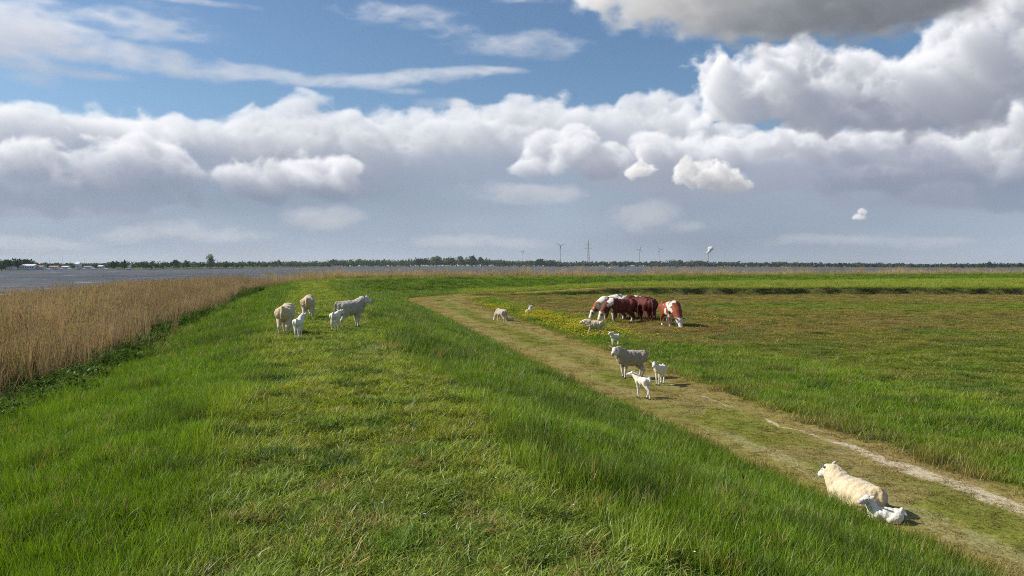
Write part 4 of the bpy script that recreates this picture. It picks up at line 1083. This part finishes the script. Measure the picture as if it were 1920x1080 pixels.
def on(px, py): return at(px, py)
GE, GL, GC = 'ewes grazing along the dike', 'white lambs beside their mothers', 'red and white cattle on the pasture'
def animals():
    # on the crest lane
    animal('ewe', 'sheep', 'biggest cream ewe on the crest lane, grazing with her back turned', GE, on(536, 625), 95, .95, poll=(.56, .06, .24), face=(8, -55), legs=(.1, -.05, .05, -.12), coat='cream', seed=1, sink=.03)
    animal('lamb', 'lamb', 'white lamb seen from behind close by the right flank of the biggest cream ewe', GL, on(560, 633), 92, 1.06, poll=(.22, -.03, .49), face=(-25, -12), legs=(.05, -.05, .0, .1), coat='white', seed=2, sink=.02)
    animal('ewe', 'sheep', 'smaller pale ewe grazing on the lane, back turned, highest of the crest flock', GE, on(578, 597), 98, .95, poll=(.56, -.05, .26), face=(-6, -55), legs=(-.1, .12, .1, -.1), coat='cream', seed=3, sink=.03)
    animal('ewe', 'sheep', 'standing grey ewe on the lane with head raised, looking right', GE, on(656, 612), 42, .97, poll=(.45, -.07, .80), face=(-42, -22), legs=(.12, -.1, -.08, .1), coat='grey', seed=4, sink=.03)
    animal('lamb', 'lamb', 'white lamb tucked behind the grey ewe that looks right', GL, on(629, 619), 84, 1.08, poll=(.21, -.05, .44), face=(-20, -5), legs=(.05, -.05, -.05, .12), coat='white', seed=5, sink=.02)
    # field side
    animal('ewe', 'sheep', 'pale ewe at the edge of the buttercups, rear to the viewer, nearest the track bend', GE, on(941, 602), 128, .93, poll=(.60, .05, .25), face=(10, -55), legs=(.1, 0, -.1, .1), coat='grey', seed=6, sink=.05)
    animal('lamb', 'lamb', 'lamb lying in the shade right of the ewe at the edge of the buttercups', GL, on(956, 602), 200, 1.0, lie=True, poll=(.24, 0, .30), face=(20, -15), coat='grey', seed=16, sink=.02)
    animal('ewe', 'sheep', 'small grey sheep lying down beyond the buttercups, behind the drift', GE, on(992, 590), 75, .84, lie=True, poll=(.46, 0, .62), face=(-20, -15), coat='grey', seed=7, sink=.02)
    animal('ewe', 'sheep', 'tan ewe walking left just in front of the cattle', GE, on(1115, 628), 178, .90, poll=(.53, 0, .72), face=(8, -22), legs=(.35, -.2, .3, -.25), coat='tan', seed=8, sink=.04)
    animal('lamb', 'lamb', 'white lamb between the tan walking ewe and the standing grey ewe by the track', GL, on(1153, 647), 212, 1.08, poll=(.215, .02, .475), face=(18, -12), legs=(.1, -.05, .12, -.08), coat='white', seed=9, sink=.04)
    animal('ewe', 'sheep', 'big grey ewe standing on the track verge with its face towards the viewer', GE, on(1184, 709), 201, 1.02, poll=(.50, .03, .80), face=(38, -30), legs=(.05, -.1, .12, -.02), coat='shaded grey', seed=10, sink=.01)
    animal('lamb', 'lamb', 'cream lamb striding on the track below the big grey ewe, tail to the viewer', GL, on(1205, 747), 126, 1.16, poll=(.24, .02, .475), face=(30, -5), legs=(-.1, .32, -.42, .18), coat='white', seed=11, sink=.005)
    animal('lamb', 'lamb', 'white lamb standing behind the big grey ewe, facing the viewer', GL, on(1237, 721), 236, 1.18, poll=(.215, -.03, .48), face=(14, -18), legs=(.06, -.06, .05, -.1), coat='white', seed=12, sink=.005)
    animal('ewe', 'sheep', 'large cream ewe lying at the foot of the grassy slope with ears raised', GE, on(1603, 955), 112, .90, lie=True, poll=(.48, .0, .455), face=(2, -34), coat='cream', seed=13, sink=.01)
    animal('lamb', 'lamb', 'white lamb lying against the rump of the large resting ewe', GL, on(1660, 979), 160, 1.0, lie=True, poll=(.19, .03, .27), face=(30, -10), coat='white', seed=14, sink=.0)
    # cattle
    def cow(label, px, py, yaw, coat, seed, poll=None, face=(0, -62), scale=1., legs=(.08, -.1, .06, -.12)):
        animal('cow', 'cow', label, GC, on(px, py), yaw, scale, poll=poll or (1.22, .0, .64), face=face, legs=legs, coat=coat, seed=seed, sink=.10)
    cow('brown cow with sunlit back painted white grazing at the left end of the herd', 1150, 600, 196, 'brown, white back', 21)
    cow('red cow with a white face grazing in the front of the herd', 1166, 604, 197, 'red, white shoulder', 22, poll=(1.2, .05, .66), face=(12, -62))
    cow('mostly white cow standing furthest back in the herd', 1176, 596, 184, 'white back', 23, poll=(1.3, 0, 1.0), face=(0, -50), scale=1.02)
    cow('dark red cow with its rump to the viewer, right end of the close group', 1213, 603, 100, 'dark red', 24, legs=(.05, -.1, .1, -.1))
    cow('dark brown cow standing in the shade behind the dark red one', 1198, 599, 150, 'dark red', 27, poll=(1.35, 0, .7))
    cow('brown and white patched cow grazing on its own, head towards the viewer', 1256, 611, 281, 'brown patched', 25, poll=(1.25, .0, .52), face=(6, -66), scale=.96)
animals()

# ================= the far shore =================
LEAF = {}
def leaf_mat(name, col):
    if name in LEAF: return LEAF[name]
    m, N = material(name)
    rnd = N.attr('rnd').outputs['Fac']; d = N.new('ShaderNodeBsdfDiffuse'); t = N.new('ShaderNodeBsdfTranslucent')
    c = N.mix(rnd, tuple(q*.55 for q in col), tuple(q*1.5 for q in col))
    N.l.new(c, d.inputs[0]); N.l.new(c, t.inputs[0]); mx = N.new('ShaderNodeMixShader'); mx.inputs[0].default_value = .3
    N.l.new(d.outputs[0], mx.inputs[1]); N.l.new(t.outputs[0], mx.inputs[2]); N.l.new(mx.outputs[0], N.out.inputs[0])
    LEAF[name] = m; return m
BARK = simple('bark', (.09, .07, .05), .9)
def crown_arrays(rs, cx, cy, z0, w, h, n, size, shape='round'):
    """leaf clumps through the volume of a crown made of several lobes"""
    k = rs.integers(4, 8); lob = []
    for i in range(k):
        a = rs.random()*6.283; q = .55*rs.random()**.5
        t = rs.random()
        if shape == 'poplar': lob.append((math.cos(a)*q*w*.2, math.sin(a)*q*w*.2, z0+h*(.15+.8*i/k), w*.38*(1.15-.7*i/k), h*.22))
        else: lob.append((math.cos(a)*q*w*.9*.6, math.sin(a)*q*w*.9*.6, z0+h*(.30+.42*t), w*.5*rs.uniform(.42, .72), h*.5*rs.uniform(.42, .66)))
    if shape != 'poplar': lob.append((0, 0, z0+h*.55, w*.36, h*.45))
    L = np.array(lob); pick = rs.integers(0, len(L), n)
    u = rs.standard_normal((n, 3)); u /= np.linalg.norm(u, axis=1)[:, None]; rr = rs.random(n)**.35
    c = np.stack([L[pick, 0]+cx+u[:, 0]*rr*L[pick, 3], L[pick, 1]+cy+u[:, 1]*rr*L[pick, 3], L[pick, 2]+u[:, 2]*rr*L[pick, 4]], -1)
    c[:, 2] = np.maximum(c[:, 2], z0+.02*h)
    a = rs.standard_normal((n, 3)); a /= np.linalg.norm(a, axis=1)[:, None]; b = np.cross(a, u+.3*rs.standard_normal((n, 3))); b /= np.linalg.norm(b, axis=1)[:, None]+1e-9
    s_ = size*rs.uniform(.6, 1.4, n)[:, None]
    V = np.stack([c-a*s_, c-b*s_*.7, c+a*s_, c+b*s_*.7], 1).reshape(-1, 3)
    Fa = np.arange(n*4).reshape(n, 4)
    return V, Fa, np.repeat(rs.random(n), 4)
def tree(rs, px, top, wpx, D, label, mat, group='single trees on the far shore', shape='round', n=420):
    D = shore_at(px, 12); p = at_d(px, 500, D); k = 1/1450.*D
    base = ground_z(p.x, p.y); h = CAMZ+(HOR-top)*k-base; w = wpx*2*k
    root = empty('tree', (p.x, p.y, base)); tag(root, label, 'tree', group)
    V, Fa, R = crown_arrays(rs, 0, 0, h*.12, w, h*.88, n, max(.35, w*.075), shape)
    link(mesh_obj('crown', V, Fa, mat, root, attrs={'rnd': R}))
    mb = MB(); r = .02*h+.1
    mb.tube((0, 0, -.3), (0, 0, h*.35), r, r*.7, 7); mb.tube((0, 0, h*.35), (.03*w, 0, h*.78), r*.7, r*.2, 6)
    for i in range(4):
        a = rs.random()*6.28; z = h*(.25+.12*i); mb.tube((0, 0, z), (math.cos(a)*w*.3, math.sin(a)*w*.3, z+h*.2), r*.4, r*.12, 5)
    mb.build('trunk', BARK, root)
    return root

def shore_at(px, back):
    """distance along the view axis to a spot that far behind the waterline"""
    a = math.atan((px-960)/1450.); return (float(shore_r(np.array([math.sin(a)]), np.array([math.cos(a)]))[0])+back)*math.cos(a)
def far_shore():
    rs = np.random.default_rng(42)
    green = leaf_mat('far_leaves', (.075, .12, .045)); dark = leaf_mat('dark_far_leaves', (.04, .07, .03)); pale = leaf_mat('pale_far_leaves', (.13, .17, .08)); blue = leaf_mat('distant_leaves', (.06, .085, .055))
    top = [(-600, 492), (0, 488.5), (22, 488.5), (40, 487), (60, 489), (68, 494), (100, 495), (200, 495), (212, 491), (232, 491), (245, 494), (262, 492), (300, 492.5), (330, 491), (380, 492), (420, 492), (470, 490.5), (500, 490), (560, 491.5), (612, 491), (622, 487), (700, 487), (760, 487.5), (800, 483), (860, 483), (900, 484), (920, 486), (940, 488.5), (990, 489.5), (1035, 489), (1050, 491), (1140, 490), (1240, 490), (1262, 488), (1300, 489), (1330, 491), (1500, 492.5), (1600, 494), (1700, 495.5), (1800, 495.5), (1920, 494.5), (2600, 494)]
    tx, ty = zip(*top)
    def wood(name, label, x0, x1, rows, mat, drop=0., n=46, step=5.2, key=None):
        VV, FF, RR = [], [], []; off = 0
        for row, dr in enumerate(rows):
            px = x0
            while px < x1:
                az = math.atan((px-960)/1450.); r = float(shore_r(np.array([math.sin(az)]), np.array([math.cos(az)]))[0])+dr+rs.uniform(-8, 8)
                x, y = math.sin(az)*r, math.cos(az)*r; k = y/1450.
                h = CAMZ+1.1+(HOR-np.interp(px, tx, ty)-drop)*k
                h = (h+1.6)*rs.uniform(.85, 1.1)*(1 if row else .86)
                w = step*k*1.9*rs.uniform(.9, 1.5)
                V, Fa, R = crown_arrays(rs, x, y, -1.2, w, h, n, max(.8, w*.13)); VV.append(V); FF.append(Fa+off); RR.append(R); off += len(V)
                px += step*rs.uniform(.55, 1.0)
        o = link(mesh_obj(name, np.vstack(VV), np.vstack(FF), mat, attrs={'rnd': np.concatenate(RR)}))
        tag(o, label, 'woods', kind='stuff')
    wood('left_far_woods'[5:], 'low band of trees and scrub behind the marina on the far shore', -500, 560, (26, 48), green, n=42)
    wood('far_woods', 'long continuous wood across the middle of the far shore', 540, 1050, (14, 60, 110), green, n=44)
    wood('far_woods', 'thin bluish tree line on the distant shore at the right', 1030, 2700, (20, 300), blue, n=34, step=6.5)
    # trees one can tell apart
    T = [(10, 487, 13, 665, 'dark round tree at the left end of the far shore', dark, 'round'), (33, 486, 9, 668, 'dark tree with a flat top left of the white marina sheds', dark, 'round'), (51, 485.5, 12, 670, 'broad dark tree right above the white marina sheds', dark, 'round'),
         (213, 489.5, 9, 705, 'dark bushy tree beside the pointed conifer', dark, 'round'), (233, 487, 4, 708, 'pointed dark conifer next to the white sail', dark, 'poplar'),
         (272, 491, 12, 730, 'wide low tree just right of the white sail', pale, 'round'), (330, 486.5, 8, 790, 'rounded green tree left of a slimmer pale one', green, 'round'), (349, 486.5, 7, 820, 'slim pale tree between the rounded tree and the tallest one', pale, 'round'),
         (397, 476, 9.5, 880, 'tallest tree on the left part of the far shore', pale, 'round'), (424, 489.5, 9, 900, 'bushy tree just right of the tallest tree', green, 'round'), (523, 485.5, 5, 1200, 'small tree standing above the low scrub', green, 'round'),
         (626, 485, 7, 1560, 'dark tree at the left end of the long wood', dark, 'round'), (787, 483, 10, 1640, 'dark tree in front of the rise of the long wood', dark, 'round'), (818, 478.5, 13, 1660, 'broad pale tree at the top of the long wood', pale, 'round'), (843, 480.5, 9, 1660, 'green tree between two broad pale ones', green, 'round'), (863, 478.5, 9, 1670, 'pale round tree left of the two dark domes', pale, 'round'),
         (886, 478.5, 9, 1650, 'first of the two dark domed trees', dark, 'round'), (903, 480, 6.5, 1650, 'second, narrower dark domed tree', dark, 'round'), (913, 481.5, 2.5, 1650, 'thin pointed tree ending the clump', dark, 'poplar'),
         (1012, 484, 11, 1690, 'domed dark tree left of the first wind turbine', dark, 'round'), (1030, 487.5, 9, 1690, 'low tree leaning on the domed dark tree', green, 'round'), (1855, 489, 5.5, 1410, 'lone round dark tree near the right end of the horizon', dark, 'round'), (1912, 492.5, 5, 1400, 'small dark tree at the right end of the horizon', dark, 'round')]
    for t in T: tree(rs, t[0], t[1], t[2], t[3], t[4], t[5], shape=t[6])
    # low mixed scrub on the left bank edge, close to the water
    p = at_d(3, 500, 500); root = empty('willow_bush', (p.x, p.y, WATER)); tag(root, 'dark willow bush standing in the shallows at the left edge', 'bush')
    V, Fa, R = crown_arrays(rs, 0, 0, 0, 9, 5.2, 320, .5); link(mesh_obj('crown', V, Fa, dark, root, attrs={'rnd': R})); mb = MB(); mb.tube((0, 0, -1), (0, 0, 2.5), .3, .12, 6); mb.build('trunk', BARK, root)

    white = simple('white_hull_paint', (.78, .79, .80), .4, var=.04); pink = simple('faded_red_tiles', (.42, .25, .21), .8); grey = simple('grey_roof', (.30, .31, .33), .7); glass = simple('dark_window', (.05, .06, .08), .1, spec=.6, var=.05); steel = simple('grey_steel', (.42, .44, .47), .5)
    def box_house(px, D, wpx, h, roof, label, wall=white, n_win=5, name='shed', group='white buildings at the marina'):
        D = shore_at(px, 3); p = at_d(px, 500, D); g = -1.25; w = wpx*D/1450./2; dp = 5.
        root = empty(name, (p.x, p.y, g)); tag(root, label, 'building', group)
        mb = MB(); mb.box(-w, w, -dp/2, dp/2, 0, h); mb.build('wall', wall, root)
        mb = MB(); rw = w+.3; rd = dp/2+.3; rh = h*.42
        mb.add([(-rw, -rd, h+.003), (rw, -rd, h+.003), (rw, rd, h+.003), (-rw, rd, h+.003), (-rw, 0, h+rh), (rw, 0, h+rh)], [(0, 3, 2, 1), (0, 1, 5, 4), (2, 3, 4, 5), (1, 2, 5), (3, 0, 4)]); mb.build('roof', roof, root)
        me = None
        for i in range(n_win):
            x = -w+(i+.5)*2*w/n_win; mb = MB(); mb.box(-.45, .45, -.04, .04, -.4, .4)
            if me is None: o = mb.build('window', glass, root); me = o.data
            else: o = link(bpy.data.objects.new('window', me)); o.parent = root
            o.location = (x, -dp/2-.045, h*.55)
    box_house(54, 655, 27, 2.9, white, 'long low white building under the broad dark tree', n_win=6)
    box_house(77, 655, 13, 2.1, pink, 'low pink roofed hut right of the long white building', n_win=3)
    box_house(103, 660, 16, 2.0, pink, 'faded red roofed hut in the middle of the marina', n_win=3)
    box_house(124, 660, 12, 1.9, white, 'small white caravan left of the tall white house', n_win=2, name='caravan')
    box_house(147, 672, 7.5, 4.3, white, 'tall white house standing above the huts', n_win=2, name='house')
    box_house(190, 680, 8, 2.3, white, 'white caravan by itself left of the bushy tree', n_win=2, name='caravan')
    box_house(166, 680, 13, 1.9, grey, 'grey roofed hut between two white ones', n_win=3)
    box_house(22, 655, 12, 1.8, grey, 'low grey hut near the left edge of the picture', n_win=3)
    def boat(px, D, ln, mast, label, sail=False, name='sailboat', heel=0., group='boats on the lake'):
        p = at_d(px, 500, D); root = empty(name, (p.x, p.y, WATER), math.radians(rs.uniform(-25, 25))); root.rotation_euler[1] = heel; tag(root, label, 'boat', group)
        st = []; n = 9
        V, Fs = [], []
        for i in range(n):
            t = i/(n-1); x = (t-.5)*ln; b = ln*.15*math.sin(math.pi*min(1, .22+t*.78))**.7*(1 if t < .98 else .1); zt = .75+.35*(t**2)
            V += [(x, -b, zt), (x, -b*.75, .1), (x, 0, -.25), (x, b*.75, .1), (x, b, zt)]
        for i in range(n-1):
            for k in range(4): Fs.append((i*5+k, i*5+k+1, i*5+k+6, i*5+k+5))
            Fs.append((i*5+4, i*5, i*5+5, i*5+9))
        Fs += [(0, 4, 3, 2, 1), tuple((n-1)*5+k for k in range(5))]
        link(mesh_obj('hull', V, Fs, white, root))
        mb = MB(); mb.box(-ln*.22, ln*.15, -ln*.07, ln*.07, .85, 1.35); mb.build('cabin', white, root)
        if mast:
            mb = MB(); mb.tube((ln*.05, 0, .8), (ln*.05, 0, mast), .09, .05, 6); mb.build('mast', steel, root)
            mb = MB(); mb.tube((ln*.05, 0, 1.7), (-ln*.38, 0, 1.8), .05, .05, 5); mb.build('boom', steel, root)
        if sail:
            V = [(ln*.03, .02, 1.9), (-ln*.37, .25, 2.0), (-ln*.2, .35, mast*.5), (ln*.03, .02, mast*.96), (ln*.03, -.02, 1.9), (-ln*.37, .21, 2.0), (-ln*.2, .31, mast*.5), (ln*.03, -.02, mast*.96)]
            link(mesh_obj('sail', V, [(0, 1, 2, 3), (7, 6, 5, 4), (0, 4, 5, 1), (1, 5, 6, 2), (2, 6, 7, 3), (3, 7, 4, 0)], white, root))
    boat(243, shore_at(243, -90), 7, 6.6, 'white sailing boat with a raised leaning sail near the left shore', True, heel=.25)
    for px, m_, lb in [(92, 9, 'moored white yacht with a bare mast, between the pink and red huts'), (117, 11, 'moored yacht with the tallest bare mast at the marina'), (131, 8.5, 'moored yacht with a short mast left of the tall white house'), (158, 9, 'moored yacht with a bare mast right of the tall white house'), (176, 10, 'moored yacht with a bare mast near the single white caravan'), (200, 7, 'last moored yacht on the right of the marina')]:
        boat(px, shore_at(px, -22), 7, m_, lb, group='moored yachts at the marina')
    boat(1147, 1250, 9, 0, 'small white motor boat far out, left of a second one', name='motor_boat')
    boat(1169, 1280, 8, 0, 'small white motor boat far out, right of a second one', name='motor_boat')
    boat(1475, 1150, 12, 0, 'long white boat lying low before the right hand woods', name='motor_boat')
    # dark beacon on the water
    p = at_d(1357, 500, 1000); root = empty('channel_buoy', (p.x, p.y, WATER)); tag(root, 'black channel buoy on the lake right of the smoking chimney', 'buoy'); blk = simple('black_paint', (.02, .02, .022), .5)
    mb = MB(); mb.tube((0, 0, -.4), (0, 0, .6), 1.7, 1.8, 12); mb.build('float', blk, root); mb = MB(); mb.tube((0, 0, .6), (0, 0, 2.6), .9, .35, 8); mb.tube((0, 0, 2.6), (0, 0, 3.3), .6, .6, 8); mb.build('tower', blk, root)
    # wind turbines
    def turbine(px, hub, D, rot, label, r_=1.):
        p = at_d(px, 500, D); k = D/1450.; hz = CAMZ+(HOR-hub)*k+1.2
        root = empty('wind_turbine', (p.x, p.y, -1.2), rs.uniform(-.5, .5)); tag(root, label, 'wind turbine', 'wind turbines on the horizon')
        mb = MB(); mb.tube((0, 0, 0), (0, 0, hz), 1.5*r_, .9*r_, 10); mb.build('tower', steel, root)
        mb = MB(); mb.box(-1.5, 1.5, -3, 5, hz-1.4, hz+1.8); mb.build('nacelle', steel, root)
        for i in range(3):
            a = rot+i*2.094; L = hz*.26; V = []
            for t, w in ((0, .6), (.2, 1.1), (1, .25)):
                c = Vector((math.cos(a)*L*t, -4, hz+math.sin(a)*L*t)); n_ = Vector((-math.sin(a), 0, math.cos(a)))
                V += [c-n_*w, c+n_*w, c+n_*w*.6+Vector((0, .5, 0)), c-n_*w*.6+Vector((0, .5, 0))]
            Fs = [];
            for q in range(2):
                for e in range(4): Fs.append((q*4+e, q*4+(e+1) % 4, q*4+4+(e+1) % 4, q*4+4+e))
            Fs += [(3, 2, 1, 0), (8, 9, 10, 11)]; link(mesh_obj('blade', V, Fs, steel, root))
        mb = MB(); mb.tube((0, -4.6, hz), (0, -3, hz), .8, 1.4, 8); mb.build('hub', steel, root)
    turbine(1051, 461, 2600, .4, 'nearest wind turbine, left of the lattice pylon')
    turbine(1199, 467, 3000, 1.2, 'wind turbine between the lattice pylon and the chimney')
    turbine(1236, 468, 3400, .1, 'faint wind turbine left of the smoking chimney', .7)
    turbine(980, 472, 3600, .9, 'faintest wind turbine, furthest left', .6)
    # lattice pylon
    D = 2300; p = at_d(1103, 500, D); k = D/1450.; hz = (HOR-451)*k+CAMZ+1.2; root = empty('power_pylon', (p.x, p.y, -1.2), .2); tag(root, 'tall lattice power pylon with cross arms on the far shore', 'pylon')
    mb = MB(); b0, b1 = 4.5, .7
    def w_at(z): return b0+(b1-b0)*min(1, (z/(hz*.9)))**.8
    lv = [hz*q for q in (0, .14, .27, .39, .50, .60, .69, .77, .85, .92, 1.)]
    cs = [(-1, -1), (1, -1), (1, 1), (-1, 1)]
    for a, b in zip(lv[:-1], lv[1:]):
        for i, (cx, cy) in enumerate(cs):
            dx, dy = cs[(i+1) % 4]
            mb.tube((cx*w_at(a), cy*w_at(a), a), (cx*w_at(b), cy*w_at(b), b), .38, .38, 4); mb.tube((cx*w_at(a), cy*w_at(a), a), (dx*w_at(b), dy*w_at(b), b), .22, .22, 4); mb.tube((dx*w_at(a), dy*w_at(a), a), (cx*w_at(b), cy*w_at(b), b), .22, .22, 4)
    mb.build('lattice_tower', steel, root)
    for z, L in ((.70, 11), (.83, 8.5)):
        mb = MB(); mb.tube((-L, 0, hz*z), (L, 0, hz*z), .45, .45, 4); mb.tube((-L, 0, hz*z), (0, 0, hz*z+2.6), .25, .25, 4); mb.tube((L, 0, hz*z), (0, 0, hz*z+2.6), .25, .25, 4); mb.build('cross_arm', steel, root)
    # chimney and its plume
    D = 2500; p = at_d(1327, 500, D); k = D/1450.; hz = (HOR-476)*k+CAMZ+1.2; root = empty('chimney_stack', (p.x, p.y, -1.2)); tag(root, 'slender factory chimney trailing white smoke on the horizon', 'chimney')
    mb = MB(); mb.tube((0, 0, 0), (0, 0, hz*.96), 2.6, 1.9, 14); mb.build('shaft', steel, root); mb = MB(); mb.tube((0, 0, hz*.96+.01), (0, 0, hz), 2.3, 2.3, 14); mb.build('rim', steel, root)
    bm = bmesh.new()
    for i in range(16):
        t = i/15; bmesh.ops.create_icosphere(bm, subdivisions=2, radius=2.6+6.5*t*(1-.35*t)*rs.uniform(.7, 1.2), matrix=Matrix.Translation((p.x+t*12+rs.uniform(-2, 2)-2, p.y+rs.uniform(-3, 3), hz+1+t*16+rs.uniform(-2, 2))))
    me = bpy.data.meshes.new('chimney_smoke'); bm.to_mesh(me); bm.free(); o = link(bpy.data.objects.new('chimney_smoke', me))
    sm, N = material('white_smoke'); d = N.new('ShaderNodeBsdfDiffuse'); d.inputs[0].default_value = (.9, .9, .9, 1); t_ = N.new('ShaderNodeBsdfTranslucent'); t_.inputs[0].default_value = (.9, .9, .9, 1); mx = N.new('ShaderNodeMixShader'); mx.inputs[0].default_value = .5
    N.l.new(d.outputs[0], mx.inputs[1]); N.l.new(t_.outputs[0], mx.inputs[2]); N.l.new(mx.outputs[0], N.out.inputs[0]); me.materials.append(sm)
    tag(o, 'puff of white smoke drifting right from the factory chimney', 'smoke', kind='stuff')
    # low works behind the chimney
    works = simple('works_wall', (.16, .17, .20), .8)
    for px, wp, h, lb in ((1275, 9, 20, 'tallest grey factory block left of the chimney'), (1293, 12, 12, 'lower grey factory block beside the chimney'), (1316, 3, 17, 'narrow grey silo just left of the chimney')):
        p = at_d(px, 500, 2600); w = wp*2600/1450./2; root = empty('factory_building', (p.x, p.y, -1.2)); tag(root, lb, 'building', 'factory on the horizon')
        mb = MB(); mb.box(-w, w, -8, 8, 0, h); mb.build('wall', works, root); mb = MB(); mb.box(-w*.5, w*.3, -5, 5, h+.003, h+3); mb.build('roof_house', works, root)
far_shore()

# ================= air =================
def haze():
    m, N = material('thin_haze'); v = N.new('ShaderNodeVolumePrincipled'); v.inputs['Color'].default_value = (.86, .92, 1, 1); v.inputs['Density'].default_value = .000065; v.inputs['Anisotropy'].default_value = .2
    N.l.new(v.outputs[0], N.out.inputs[1])
    mb = MB(); mb.box(-9500, 9500, -9500, 9500, -4.0, 110)
    o = mb.build('haze', m); tag(o, 'thin summer haze over the lake', 'haze', kind='stuff')
haze()
